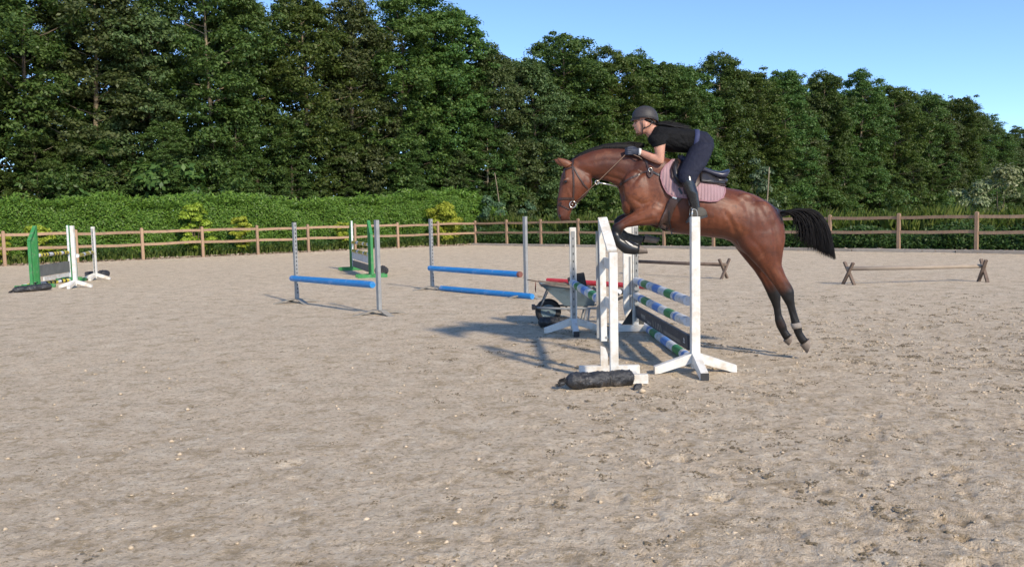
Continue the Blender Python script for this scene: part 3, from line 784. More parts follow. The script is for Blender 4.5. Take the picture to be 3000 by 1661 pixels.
def near_wing():
    root = thing('wing_standard', Vector((.90, 7.68, 0)), 'white wing standard with a sloping top, in front of the black bag roll', 'jump standard', 'oxer standards')
    yi, yo = 7.93, 7.46; xi, xo = .885, .925
    MB().bar((xo, yo, 0.02), (xo, yo, 1.215), .076, .060, up=Vector((0, 1, 0)), bev=.004).build('outer_post', WHITE, root)
    MB().bar((xi, yi, .33), (xi - .01, yi, 1.515), .060, .060, up=Vector((0, 1, 0)), bev=.004).build('inner_post', WHITE, root)
    a, b = Vector((xi - .006, yi - .05, 1.525)), Vector((xo - .012, yo - .028, 1.232))
    MB().bar(a, b, .090, .024, up=Vector((0, -.55, .83)), bev=.003).build('sloping_top', WHITE, root)
    MB().bar((xi + .030, yi - .03, .72), (xo + .0, yo + .032, .72), .03, .10, bev=.003).build('brace', WHITE, root)
    MB().bar((xi + .018, yi - .03, 1.10), (xo + .0, yo + .032, 1.10), .03, .10, bev=.003).build('brace', WHITE, root)
    MB().bar((xi + .022, yi - .028, .38), (xi + .030, yi - .028, .36), .02, .02).build('bracket', STEEL, root)
    for y_, x0, x1 in ((yi, .64, 1.232), (yo, .66, 1.235)):
        MB().bar((x0, y_, .045), (x1, y_, .045), .062, .088, bev=.004).build('base_rail', WHITE, root)
    MB().prism([(xi - .035, yi - .026, .0895), (xi + .035, yi - .026, .0895), (xi + .035, yi - .026, .20), (xi + .012, yi - .026, .265), (xi - .035, yi - .026, .285)], (0, .05, 0)).build('stub_post', WHITE, root)
    MB().bar((.70, yi - .04, .02), (.70, yo + .04, .02), .05, .035).build('base_tie', WHITE, root)
    MB().bar((1.16, yi - .04, .02), (1.16, yo + .04, .02), .05, .035).build('base_tie', WHITE, root)
    MB().bar((xi - .045, yi, .36), (xi - .045, yi, 1.40), .008, .045, up=Vector((1, 0, 0))).build('keyhole_track', STEEL, root)
    cup(root, Vector((xi, yi + .036, .655)), (0, 1, 0), STEEL)
near_wing()
def far_wing():
    root = thing('wing_standard', Vector((1.58, 11.0, 0)), 'far white wing standard with a grey keyhole track, behind the striped poles', 'jump standard', 'oxer standards')
    y0, y1 = 10.85, 11.28
    MB().bar((1.535, y0, .30), (1.535, y0, 1.405), .115, .05, up=Vector((0, 1, 0)), bev=.004).build('inner_post', WHITE, root)
    MB().bar((1.638, y0, .08), (1.638, y0, 1.405), .075, .07, up=Vector((0, 1, 0)), bev=.004).build('inner_post', WHITE, root)
    MB().bar((1.565, y0 - .028, .33), (1.565, y0 - .028, 1.0), .02, .012, up=Vector((0, 1, 0))).build('groove_strip', STEEL, root)
    tr = MB().bar((1.648, y0 - .040, .14), (1.648, y0 - .040, 1.39), .05, .008, up=Vector((0, 1, 0))).build('keyhole_track', STEEL, root)
    k = MB(); keyholes(k, Vector((1.648, y0 - .0455, 0)), Vector((0, -1, 0)), None, .2, 1.34); tag(k.build('keyholes', HOLE, tr), kind='stuff')
    MB().bar((1.60, y1, .08), (1.60, y1, 1.12), .07, .06, up=Vector((0, 1, 0)), bev=.004).build('outer_post', WHITE, root)
    MB().bar((1.60, y0 + .04, 1.40), (1.60, y1 + .04, 1.13), .085, .024, bev=.003).build('sloping_top', WHITE, root)
    MB().bar((1.37, y0, .045), (1.86, y0, .045), .062, .088, bev=.004).build('base_rail', WHITE, root)
    MB().bar((1.34, y1, .045), (1.90, y1, .045), .062, .088, bev=.004).build('base_rail', WHITE, root)
    MB().bar((1.47, y0 + .032, .04), (1.47, y1 - .032, .04), .05, .05).build('base_tie', WHITE, root)
    MB().prism([(1.478, y0 - .012, .55), (1.478, y0 - .012, .30), (1.500, y0 - .012, .20), (1.565, y0 - .012, .30)], (0, .02, 0)).build('gusset', WHITE, root)
    MB().prism([(1.60, y0 + .03, .30), (1.46, y0 + .03, .09), (1.60, y0 + .03, .09)], (0, .02, 0)).build('black_gusset', PBLK, root)
    MB().prism([(1.678, y0 + .03, .36), (1.678, y0 + .03, .09), (1.76, y0 + .03, .09), (1.72, y0 + .03, .25)], (0, .02, 0)).build('black_gusset', PBLK, root)
    for z in (.63, .43): cup(root, Vector((1.645, y0 - .045, z)), (0, -1, 0))
far_wing()
r_ = .050
pole('striped_pole', (1.728, 8.03, .695), (1.640, 10.78, .685), r_, WGB, 'highest blue, green and white striped pole on the right side of the oxer', 'oxer poles')
pole('striped_pole', (1.728, 8.03, .490), (1.640, 10.78, .482), r_, WGB, 'middle striped pole above the black plank of the oxer', 'oxer poles', sag=.01)
pole('striped_pole', (1.84, 8.18, .052), (1.775, 10.95, .052), r_, WGB, 'dirty striped pole lying on the sand under the black plank', 'oxer poles')
pole('striped_pole', (.905, 7.98, .705), (.800, 10.80, .668), r_, WGB, 'striped pole between the wing standard and the wheelbarrow', 'oxer poles')
def black_plank():
    a = Vector((1.735, 8.00, .285)); b = Vector((1.655, 10.79, .270)); d, s_, u = frame_of(b - a)
    root = thing('jump_plank', (a + b) / 2 - Vz(.075), 'black wooden plank with worn pale print under the striped poles', 'jump plank')
    MB().bar(a, b, .038, .15, bev=.004).build('board', PLANKB, root)
    # worn pale print on the side seen from the left: a band and slanted strokes
    L = (b - a).length; side = -s_ if s_.x > 0 else s_
    m_ = MB(); fo = side * .0215
    def stroke(t0, t1, z0, z1, sl=0.0):
        p = [a + d * (t0 * L) + u * z0, a + d * (t1 * L) + u * z0, a + d * ((t1 + sl) * L) + u * z1, a + d * ((t0 + sl) * L) + u * z1]
        m_.add([q + fo for q in p], [(0, 1, 2, 3)])
    for i in range(18): stroke(.10 + i * .016, .112 + i * .016, -.05, -.015, .004)
    for t0, sl in ((.42, .02), (.455, .02), (.50, -.015), (.535, .0), (.58, .012)): stroke(t0, t0 + .018, -.052, .02, sl)
    stroke(.64, .72, -.05, -.02); stroke(.76, .86, -.03, .02, .01)
    m_.build('worn_print', PLANKPRINT, root)
    m_ = MB(); stroke(.035, .05, .0, .03, .006); stroke(.03, .06, -.02, -.008); m_.build('white_mark', PWHITE, root)
black_plank()

def bag_roll(name, a, b, r, label, seed, group=None, tail=True):
    rnd = random.Random(seed); a = Vector(a); b = Vector(b); d, s_, u = frame_of(b - a); n = 30; m = 64
    root = thing(name, (a + b) / 2 - Vz((a.z + b.z) / 2), label, 'bag', group)
    mb = MB(); vs = []
    L = (b - a).length
    for i in range(m + 1):
        t = i / m
        c = a.lerp(b, t)
        e = min(1, t / .10) ** .5 * min(1, (1 - t) / .05) ** .5
        pin = 1 - .09 * math.exp(-((t - .62) / .012) ** 2) - .06 * math.exp(-((t - .37) / .012) ** 2)
        for k in range(n):
            th_ = 2 * math.pi * k / n
            nz = mnoise.noise(Vector((t * L * 9, math.cos(th_) * 1.6, math.sin(th_) * 1.6 + seed))) * .20 + abs(mnoise.noise(Vector((t * L * 30, math.cos(th_) * 4 + t * 5, math.sin(th_) * 4 + seed)))) * .22 - .08 + abs(mnoise.noise(Vector((t * L * 70, math.cos(th_) * 9, math.sin(th_) * 9 + seed)))) * .10
            rr_ = r * (max(.05, e) * pin * (1 + nz))
            q = s_ * (math.cos(th_) * rr_ * 1.12) + u * (math.sin(th_) * rr_ * .92)
            p = c + q; p.z = max(p.z, .004); vs.append(p)
    fs = [(i * n + k, i * n + (k + 1) % n, (i + 1) * n + (k + 1) % n, (i + 1) * n + k) for i in range(m) for k in range(n)]
    fs += [tuple(range(n)), tuple(m * n + k for k in range(n))]
    mb.add(vs, fs); mb.build('bag_body', BAG, root, smooth=True)
    for t in (.37, .62):
        c = a.lerp(b, t); MB().tube([c + (s_ * math.cos(x) * 1.13 + u * math.sin(x) * .93) * r * .93 for x in [2 * math.pi * q / 16 for q in range(17)]], r * .03, 5).build('tie_cord', PBLK, root, smooth=True)
    if tail:
        f = MB()
        for q in range(5):
            p = a + u * rnd.uniform(-.6, .3) * r + s_ * rnd.uniform(-.7, .7) * r
            f.add([p, p + u * r * .4 + s_ * .02, p - d * rnd.uniform(.04, .09) + Vz(rnd.uniform(-.02, .02)), p - d * .05 - u * r * .3], [(0, 1, 2, 3)])
        f.build('torn_flap', BAG, root)
    return root
p0 = gnd(1655, 1140); p1 = gnd(1857, 1126)
bag_roll('rolled_bag', p0 + Vz(.072) , p1 + Vz(.068), .078, 'crinkled black plastic bag roll lying before the near white wing', 3, 'weighted bags')
o = MB().prism([gnd(1857, 1144), gnd(1880, 1142), gnd(1881, 1142) + Vz(.05), gnd(1866, 1143) + Vz(.052), gnd(1858, 1143) + Vz(.03)], (0, .05, 0)).build('rubber_block', BAG)
tag(o, 'small black rubber block beside the end of the bag roll', 'block')
o = MB().tube([gnd(1872, 1150) + Vz(.012), gnd(1880, 1151) + Vz(.02), gnd(1890, 1149) + Vz(.014)], [.012, .022, .010], 8).build('earth_clod', CLOD, smooth=True)
tag(o, 'brown clod of earth next to the small rubber block', 'clod')

# ------------------------------------------------------------------ wheelbarrow and things around it
BARROW = mat('barrow_tray_grey', (0.165, 0.215, 0.235), (0.125, 0.165, 0.18), rough=0.45, scale=4, bmp=0.1, metal=0.1, dirt=(0.10, 0.105, 0.095), dirt_amt=0.3, dirt_scale=8)
RUBBER = mat('rubber', (0.022, 0.022, 0.024), (0.05, 0.046, 0.042), rough=0.75, scale=12, bmp=0.2)
RUSTY = mat('rusty_steel', (0.16, 0.12, 0.09), (0.23, 0.20, 0.18), rough=0.7, scale=10, bmp=0.2)
DUNG = mat('barrow_load', (0.26, 0.21, 0.15), (0.12, 0.09, 0.055), rough=0.95, scale=22, bmp=0.8, bdist=.02)
def barrow():
    Yb = 11.75
    wpt = lambda wx, wy, dy=0.0: at(1540 + .1543 * wx, 780 + .1543 * wy, Yb + dy)
    base = wpt(425, 870); base.z = 0
    root = thing('wheelbarrow', base, 'grey metal wheelbarrow with a black wheel, loaded, behind the oxer', 'wheelbarrow')
    c = wpt(428, 872); Rw = .188; c.z = Rw
    # tyre: a torus; rim: dished disc
    ty = MB(); vs = []; n, k = 28, 10
    for i in range(n):
        a = 2 * math.pi * i / n; e = Vector((math.cos(a), 0, math.sin(a)))
        for j in range(k):
            b = 2 * math.pi * j / k
            vs.append(c + e * (Rw - .052 + .052 * math.cos(b)) + Vector((0, 1, 0)) * .05 * math.sin(b))
    fs = [(i * k + j, i * k + (j + 1) % k, ((i + 1) % n) * k + (j + 1) % k, ((i + 1) % n) * k + j) for i in range(n) for j in range(k)]
    wh = thing('wheel', base, None, None); wh.parent = root; wh.location = (0, 0, 0)
    ORG[wh.name] = base
    ty.add(vs, fs).build('tyre', RUBBER, wh, smooth=True)
    rm = MB()
    for sgn in (-1, 1):
        rm.tube([c + Vector((0, sgn * .045, 0)), c + Vector((0, sgn * .030, 0))], [.108, .095], 24)
    rm.build('rim', BARROW, wh, autosm=40)
    MB().tube([c - Vector((0, .075, 0)), c + Vector((0, .075, 0))], .02, 12).build('hub', STEEL, wh, smooth=True)
    # tray: four-sided hopper with rolled rim
    zt = wpt(250, 305).z
    def tr_sec(frontx, backx, z0, z1, half): return [Vector((frontx, Yb - half, z0)), Vector((backx, Yb - half, z1)), Vector((backx, Yb + half, z1)), Vector((frontx, Yb + half, z0))]
    f = wpt(262, 312); bk = wpt(1335, 425); bf = wpt(720, 720); bb = wpt(1345, 730)
    top = tr_sec(f.x, bk.x, f.z, bk.z, .33); bot = tr_sec(bf.x, bb.x - .06, bf.z, bb.z, .20)
    inn = [p.lerp((top[0] + top[2]) / 2, .03) for p in top]; inb = [p + Vz(.02) for p in bot]
    vs = top + bot + inn + inb
    fs = []
    for i in range(4):
        j = (i + 1) % 4
        fs += [(i, j, 4 + j, 4 + i), (8 + i, 8 + j, 12 + j, 12 + i), (i, j, 8 + j, 8 + i)]
    fs += [(4, 5, 6, 7), (12, 13, 14, 15)]
    tray = MB().add(vs, fs).build('tray', BARROW, root)
    MB().tube(top + [top[0]], .011, 6).build('rolled_rim', RUSTY, tray, smooth=True)
    # load
    ld = MB(); g = random.Random(4); N = 16
    vs = []
    for i in range(N + 1):
        for j in range(9):
            a = inn[0].lerp(inn[1], i / N); b = inn[3].lerp(inn[2], i / N); p = a.lerp(b, .04 + .92 * j / 8)
            e = math.sin(math.pi * (i + .5) / (N + 1)) * math.sin(math.pi * (j + .5) / 9)
            vs.append(p - Vz(.03) + Vz(.05 * e + .035 * mnoise.noise(p * 14)))
    ld.add(vs, [(i * 9 + j, i * 9 + j + 1, (i + 1) * 9 + j + 1, (i + 1) * 9 + j) for i in range(N) for j in range(8)])
    ld.build('load', DUNG, root, smooth=True)
    for s_ in (-1, 1):
        yy = s_ * .21
        p = [wpt(190, 775), wpt(720, 775), wpt(1340, 765), wpt(1620, 640)]
        pts = [Vector((q.x, Yb + (yy if i else s_ * .09), q.z)) for i, q in enumerate(p)]
        MB().tube(pts, .017, 8).build('handle_rail', STEEL, root, smooth=True)
        MB().tube([pts[-1], pts[-1] + (pts[-1] - pts[-2]).normalized() * .16], .021, 10).build('grip', RUBBER, root, smooth=True)
        a = wpt(410, 465); b = wpt(280, 760)
        MB().tube([Vector((a.x, Yb + s_ * .16, a.z)), Vector((b.x, Yb + s_ * .10, b.z))], .010, 6).build('tray_strut', STEEL, root, smooth=True)
        a = wpt(1145, 780); b = wpt(1075, 1020); c2 = wpt(1185, 780); d2 = wpt(1145, 1040)
        MB().tube([Vector((a.x, Yb + yy, a.z)), Vector((b.x, Yb + yy, .015)), Vector((d2.x, Yb + yy, .015)), Vector((c2.x, Yb + yy, c2.z))], .015, 8).build('leg', STEEL, root, smooth=True)
        a = wpt(770, 790); b = wpt(860, 950); MB().tube([Vector((a.x, Yb + yy, a.z)), Vector((b.x + .1, Yb + yy, b.z))], .009, 6).build('brace', RUSTY, root, smooth=True)
    a = wpt(150, 775); MB().box((a.x, Yb, a.z), (.05, .26, .055), None, .004).build('front_bar', DARKWOOD, root)
    # shovel standing in the load
    sv = thing('shovel', wpt(1000, 420), 'black shovel with its blade up, standing in the wheelbarrow', 'shovel')
    q = [wpt(790, 228), wpt(960, 140), wpt(1105, 118), wpt(1118, 150), wpt(1165, 400), wpt(1000, 440), wpt(830, 400), wpt(815, 330)]
    vs = [p + Vector((0, .015 * math.sin(i * .9), 0)) for i, p in enumerate(q)]
    MB().prism(vs, (0, .012, 0)).build('blade', RUBBER, sv)
    MB().prism([wpt(790, 226, -.0), wpt(960, 138), wpt(962, 160), wpt(800, 260)], (0, -.05, 0)).build('blade_edge', RUBBER, sv)
    o = MB().tube([wpt(30, 258, .1), wpt(250, 292, .1), wpt(880, 350, .12)], .009, 6).build('rake_handle', DARKWOOD, smooth=True)
    tag(o, 'thin brown wooden tool handle sticking out of the wheelbarrow front', 'tool handle')
    o = MB().tube([wpt(192, 292, .1), wpt(190, 340, .1), wpt(186, 420, .1), wpt(193, 498, .1)], [.003, .006, .009, .004], 6).build('baling_twine', mat('twine', (.22, .05, .03), rough=.9), smooth=True)
    tag(o, 'short red-brown twine hanging from the tool handle', 'twine')
barrow()
a = at(1604, 826, 19.3); b = at(1905, 843, 17.0); a.z = b.z = .055
pole('red_pole', a, b, .055, [(1, PRED)], 'red pole lying on the sand behind the wheelbarrow')
a = gnd(1800, 866); b = gnd(1866, 858)
pole('striped_pole', a + Vz(.058), b + Vz(.058), .058, [(.22, PWHITE), (.12, PBLK), (.2, PWHITE), (.12, PBLK), (.2, PWHITE), (.14, PBLK)], 'short black and white banded pole seen between the oxer standards')
bag_roll('rolled_bag', gnd(1577, 960) + Vz(.075), gnd(1668, 955) + Vz(.065), .08, 'dusty black bag roll in front of the wheelbarrow wheel', 8, 'weighted bags', tail=False)

# ------------------------------------------------------------------ the two plain blue jumps
def steel_standard(base, H, yaw, label, group, face):
    root = thing('jump_standard', base, label, 'jump standard', group)
    MB().box(base + Vz(.07 + (H - .07) / 2), (.075, .06, H - .07), Matrix.Rotation(yaw, 3, 'Z'), .004).build('post', STEEL, root)
    f = Vector((math.cos(face), math.sin(face), 0)); w = Vector((-f.y, f.x, 0))
    k = MB(); z = .2
    while z < H - .06:
        k.box(base + f * .040 + Vz(z), (.008, .016, .034), Matrix.Rotation(face, 3, 'Z')); z += .075
    tag(k.build('keyholes', HOLE, root), kind='stuff')
    for q in range(4):
        a = R(22) + q * R(90) + (R(14) if q % 2 else 0); d = Vector((math.cos(a), math.sin(a), 0)); s_ = Vector((-d.y, d.x, 0))
        L = .44; pts = []
        m_ = MB(); vs = []
        for t, z, w_ in ((.0, .085, .045), (.33, .075, .05), (.7, .035, .055), (1, .008, .05)):
            c = base + d * (L * t) + Vz(z)
            vs += [c - s_ * w_, c + s_ * w_, c + s_ * w_ * .9 - Vz(.018), c - s_ * w_ * .9 - Vz(.018)]
        m_.add(vs, [(4 * i + j, 4 * i + (j + 1) % 4, 4 * i + 4 + (j + 1) % 4, 4 * i + 4 + j) for i in range(3) for j in range(4)] + [(0, 1, 2, 3), (12, 13, 14, 15)])
        m_.build('foot', FOOTM, root)
    return root
def steel_jump(bl, br, Hl, Hr, labs, grp, polez):
    yaw = math.atan2(br.y - bl.y, br.x - bl.x); d = (br - bl).normalized()
    f = Vector((d.y, -d.x, 0))                              # the camera side of the jump
    a = steel_standard(bl, Hl, yaw, labs[0], grp, yaw); b = steel_standard(br, Hr, yaw, labs[1], grp, yaw + math.pi)
    return d, f
bl, br = gnd(871, 887), gnd(1112, 922)
d, f = steel_jump(bl, br, 1.535, 1.55, ('left grey steel standard of the nearer single blue pole jump', 'right grey steel standard of the nearer single blue pole jump'), 'grey steel standards', .5)
pl = at(858, 815, bl.y); pr = at(1100, 834, br.y)
BLUESEG = [(.97, BLUEP), (.03, BLUEP)]
pole('blue_pole', Vector((bl.x, bl.y, pl.z)) - f * -.08 - d * .02, Vector((br.x, br.y, pr.z)) + f * .08 - d * .05, .058, BLUESEG, 'sagging plain blue pole of the nearer blue jump', 'plain blue poles')
bl, br = gnd(1267, 849), gnd(1542, 873)
d, f = steel_jump(bl, br, 1.55, 1.56, ('left grey steel standard of the two-pole blue jump', 'right grey steel standard of the two-pole blue jump, behind the wheelbarrow front'), 'grey steel standards', .4)
ORANGE = mat('orange_tape', (0.25, 0.07, 0.05), (0.16, 0.10, 0.09), rough=.6)
pl = at(1266, 785, bl.y); pr = at(1538, 804, br.y)
pole('blue_pole', Vector((bl.x, bl.y, pl.z)) + f * .08 + d * .02, Vector((br.x, br.y, pr.z)) + f * .08 - d * .06, .058, [(.98, BLUEP), (.02, ORANGE)], 'upper blue pole with an orange taped end', 'plain blue poles')
a = gnd(1293, 852); b = gnd(1560, 878)
pole('blue_pole', a + Vz(.058) , b + Vz(.058), .058, BLUESEG, 'blue pole lying on the sand under the taped blue pole', 'plain blue poles')

# ------------------------------------------------------------------ green wing jumps
YB = lambda: [(.05, PWHITE)] + [x for i in range(3) for x in ((.07, PYEL), (.05, PBLK))] + [(.16, PWHITE)] + [x for i in range(3) for x in ((.05, PBLK), (.07, PYEL))] + [(.10, PWHITE)] + [x for i in range(2) for x in ((.05, PBLK), (.07, PYEL))] + [(.05, PWHITE)]
def green_wing(base, dirp, H, label, group, out_len=.45, white_strip=True):
    """dirp: unit vector along the poles, pointing away from the poles (outwards)"""
    root = thing('wing_standard', base, label, 'jump standard', group)
    side = Vector((-dirp.y, dirp.x, 0))
    t = .045
    # profile: tall inner edge, sloping shoulder, narrower foot
    prof = [(0, .06), (0, H), (.10, H), (out_len * .55, H - .32), (out_len * .55, .06)]
    # two uprights, sloping shoulder and three boards
    MB().bar(base + dirp * .05 + Vz(.05), base + dirp * .05 + Vz(H), .075, .09, up=dirp, bev=.004).build('inner_post', GREENP, root)
    MB().bar(base + dirp * (out_len) + Vz(.05), base + dirp * out_len + Vz(H - .38), .07, .07, up=dirp, bev=.004).build('outer_post', GREENP, root)
    MB().bar(base + dirp * .075 + Vz(H - .02), base + dirp * (out_len + .02) + Vz(H - .38), .08, .035, bev=.003).build('sloping_top', GREENP, root)
    for i, x in enumerate((.155, .24, .325)):
        MB().bar(base + dirp * x + Vz(.16), base + dirp * x + Vz(H - .14 - (x - .075) * .95), .02, .075, up=side, bev=.002).build('slat', GREENP, root)
    MB().bar(base + dirp * .09 + Vz(.3), base + dirp * (out_len - .04) + Vz(.3), .024, .09).build('cross_rail', GREENP, root)
    for x in (.05, out_len):
        MB().bar(base + dirp * x - side * .40 + Vz(.045), base + dirp * x + side * .40 + Vz(.045), .07, .09, bev=.004).build('base_rail', GREENP, root)
    if white_strip:
        tr = MB().bar(base - dirp * .004 + Vz(.12), base - dirp * .004 + Vz(H - .01), .05, .012, up=dirp).build('keyhole_track', PWHITE if white_strip is True else STEEL, root)
    return root
def green_jump(bl, br, H, labs, grp, poles, planks, which):
    d = (br - bl).normalized()
    green_wing(bl, -d, H, labs[0], grp); green_wing(br, d, H, labs[1], grp)
    for z, lb in poles: pole('striped_pole', bl + Vz(z) + d * .03, br + Vz(z) - d * .03, .05, YB(), lb, 'yellow and black striped poles')
    for z, h, m, lb in planks:
        o = MB().bar(bl + Vz(z) + d * .04, br + Vz(z) - d * .04, .03, h, bev=.003).build('jump_plank', m)
        tag(o, lb, 'jump plank')
b1, b2 = gnd(116, 842), gnd(207, 824)
green_jump(b1, b2, 1.58, ('near green wing of the jump at the left edge', 'far green wing of the left jump, behind the white posts'), 'green wings',
           [(.82, 'upper yellow, black and white striped pole of the left green jump')],
           [(.42, .30, PLANKG, 'dark grey plank of the left green jump')], 0)
pole('striped_pole', gnd(72, 843) + Vz(.05), b2 + Vz(.05) + Vector((.1, -.25, 0)), .05, YB(), 'yellow and black pole lying on the ground at the left green jump', 'yellow and black striped poles')
dd = (b2 - b1).normalized()
o = MB().bar(b1 + dd * .3 + Vz(.20), b2 - dd * .1 + Vz(.20), .03, .10).build('jump_plank', WHITE); tag(o, 'narrow white plank under the dark grey plank', 'jump plank')
w1, w2 = gnd(222, 843), gnd(281, 820)
foot_standard(w1, R(4), 1.56, 'white jump standard with splayed feet beside the near green wing', 'left white standards', black_end=False)
foot_standard(w2, R(4), 1.52, 'white jump standard farther off with a black bag behind its feet', 'left white standards', track=Vector((0, -1, 0)), black_end=False)
pole('striped_pole', w1 + Vz(.80) + Vector((.05, .06, 0)), w2 + Vz(.80) + Vector((-.02, -.07, 0)), .05, YB(), 'yellow and black striped pole between the two left white standards', 'yellow and black striped poles')
p = gnd(36, 858); q = gnd(152, 849)
bag_roll('rolled_bag', p + Vz(.06), q + Vz(.09), .085, 'long black bag roll in front of the left green wing', 14, 'weighted bags')
p = gnd(249, 811); q = gnd(278, 810)
bag_roll('rolled_bag', p + Vz(.05), q + Vz(.09), .10, 'black bag roll left of the far white standard foot', 15, 'weighted bags', tail=False)
p = gnd(292, 812); q = gnd(314, 812)
bag_roll('rolled_bag', p + Vz(.09), q + Vz(.11), .12, 'short black bag roll right of the far white standard foot', 16, 'weighted bags', tail=False)
b1, b2 = gnd(1035, 792), gnd(1084, 811)
green_jump(b1, b2, 1.55, ('far green wing of the jump behind the nearer blue pole', 'near green wing with a black bag at its foot, behind a steel standard'), 'green wings',
           [(.88, 'upper yellow, black and white pole of the middle green jump'), (.62, 'lower yellow, black and white pole of the middle green jump')],
           [(.46, .20, PWHITE, 'white plank of the middle green jump'), (.22, .20, PLANKG, 'grey plank near the ground at the middle green jump')], 1)
p = gnd(1111, 808); q = gnd(1124, 806)
bag_roll('rolled_bag', p + Vz(.13), q + Vz(.13), .14, 'round black bag at the foot of the middle green jump', 18, 'weighted bags', tail=False)

# ------------------------------------------------------------------ cavaletti with crossed ends
def cavaletti(pl, pr, polez, label, wood, seed, xs=.47):
    d = (pr - pl).normalized(); side = Vector((-d.y, d.x, 0))
    root = thing('cavaletti', (pl + pr) / 2, label, 'cavaletti')
    for e, (b, s_) in enumerate(((pl, 1), (pr, -1))):
        yawd = (d + side * .35 * (1 if e == 0 else -.2)).normalized(); sd_ = Vector((-yawd.y, yawd.x, 0))
        for k in (-1, 1):
            MB().bar(b - sd_ * k * .14 + yawd * k * .024, b + sd_ * k * .155 + yawd * k * .024 + Vz(xs), .045, .066, up=yawd, bev=.004).build('cross_timber', DARKWOOD, root)
    MB().tube([pl + Vz(polez) - d * .05, (pl + pr) / 2 + Vz(polez - .005), pr + Vz(polez) + d * .05], .042, 12).build('pole', wood, root, smooth=True)
    return root
cavaletti(gnd(2486, 834), gnd(2880, 826), .335, 'wooden cavaletti with crossed ends and a pale pole, right of the horse', RAWWOOD, 1)
cavaletti(gnd(1860, 803), gnd(2122, 817), .335, 'dark wooden cavaletti seen under the horse belly', DARKWOOD, 2)
# ------------------------------------------------------------------ horse
HY = 8.70                                                   # the plane the horse jumps in
def Z(zx, zy, y=0.0):                                       # point of the traced side view -> world, y = sideways from the horse's middle
    return at(1550 + .5469 * zx, 280 + .5469 * zy, HY + y)
RINGS = []
def loft(rows, n=20, exp=2.15, y0=0.0, col=0.0, egg=0.0):
    """rows: (tx, ty, bx, by, halfwidth[, y[, black]]) closed tube through elliptical sections"""
    vs = []; m = len(rows); fs = []
    def ring(row, sc=1.0):
        tx, ty, bx, by, w = row[:5]; y = row[5] if len(row) > 5 else y0; k = row[6] if len(row) > 6 else col
        T = Z(tx, ty, y); B = Z(bx, by, y); c = (T + B) / 2; a = (T - B) / 2
        RINGS.append((c, k))
        out = []
        for i in range(n):
            t = 2 * math.pi * i / n; ct, st = math.cos(t), math.sin(t)
            e = 2 / exp
            cx = math.copysign(abs(ct) ** e, ct); sx = math.copysign(abs(st) ** e, st)
            out.append(c + a * (cx * sc) + Vector((0, w * sx * sc * (1 - egg * cx), 0)))
        return out
    for r_ in rows: vs += ring(r_)
    for i in range(m - 1):
        for k in range(n): fs.append((i * n + k, i * n + (k + 1) % n, (i + 1) * n + (k + 1) % n, (i + 1) * n + k))
    fs += [tuple(range(n)), tuple((m - 1) * n + k for k in range(n))]
    return vs, fs
def ellipsoid(c, ax, n=14, m=9, rot=None):
    vs = []; fs = []
    for i in range(m + 1):
        p = math.pi * i / m
        for k in range(n):
            t = 2 * math.pi * k / n
            v = Vector((ax[0] * math.sin(p) * math.cos(t), ax[1] * math.sin(p) * math.sin(t), ax[2] * math.cos(p)))
            if rot is not None: v = rot @ v
            vs.append(Vector(c) + v)
    for i in range(m):
        for k in range(n): fs.append((i * n + k, i * n + (k + 1) % n, (i + 1) * n + (k + 1) % n, (i + 1) * n + k))
    return vs, fs
def limb(pts, rads, n=12):
    mb = MB(); mb.tube(pts, rads, n); return mb.v, mb.f
def remesh(name, solids, voxel, sm_it=6, sm_f=0.5):
    mb = MB()
    for v, f in solids: mb.add(v, f)
    me = bpy.data.meshes.new('tmp'); me.from_pydata([tuple(v) for v in mb.v], [], mb.f)
    bm = bmesh.new(); bm.from_mesh(me); bmesh.ops.recalc_face_normals(bm, faces=bm.faces[:]); bm.to_mesh(me); bm.free()
    o = bpy.data.objects.new('tmp', me); COL.objects.link(o)
    md = o.modifiers.new('r', 'REMESH'); md.mode = 'VOXEL'; md.voxel_size = voxel
    if sm_it:
        s_ = o.modifiers.new('s', 'SMOOTH'); s_.factor = sm_f; s_.iterations = sm_it
    dg = bpy.context.evaluated_depsgraph_get(); dg.update()
    r_ = bpy.data.meshes.new_from_object(o.evaluated_get(dg)); r_.name = name
    bpy.data.objects.remove(o); bpy.data.meshes.remove(me)
    r_.polygons.foreach_set('use_smooth', [True] * len(r_.polygons))
    return r_
def blend_attr(me, rings, attr, k=4, p=2.0):
    kd = KDTree(len(rings))
    for i, (c, v) in enumerate(rings): kd.insert(c, i)
    kd.balance(); out = []
    for v in me.vertices:
        h = kd.find_n(v.co, k); w = [1 / (d + .01) ** p for _, _, d in h]
        out.append(sum(rings[i][1] * q for (_, i, _), q in zip(h, w)) / sum(w))
    at_ = me.attributes.new(attr, 'FLOAT', 'POINT'); at_.data.foreach_set('value', out)

horse = thing('horse', Z(1000, 600) * 1.0, 'bay horse with black mane and tail in mid-leap over the oxer', 'horse')
RINGS.clear()
S = []
# trunk, chest to tail
S.append(loft([
    (505, 478, 492, 548, .060), (528, 440, 500, 590, .125), (572, 385, 535, 632, .175), (630, 338, 605, 668, .205), (692, 320, 690, 704, .222),
    (770, 345, 770, 736, .245), (860, 392, 858, 748, .272), (950, 440, 950, 757, .285), (1045, 492, 1040, 768, .282), (1130, 506, 1085, 785, .262),
    (1205, 531, 1130, 830, .255), (1268, 563, 1195, 868, .245), (1318, 598, 1270, 880, .205), (1346, 640, 1335, 850, .140), (1358, 680, 1364, 800, .07)], 24, 2.2, egg=.10))
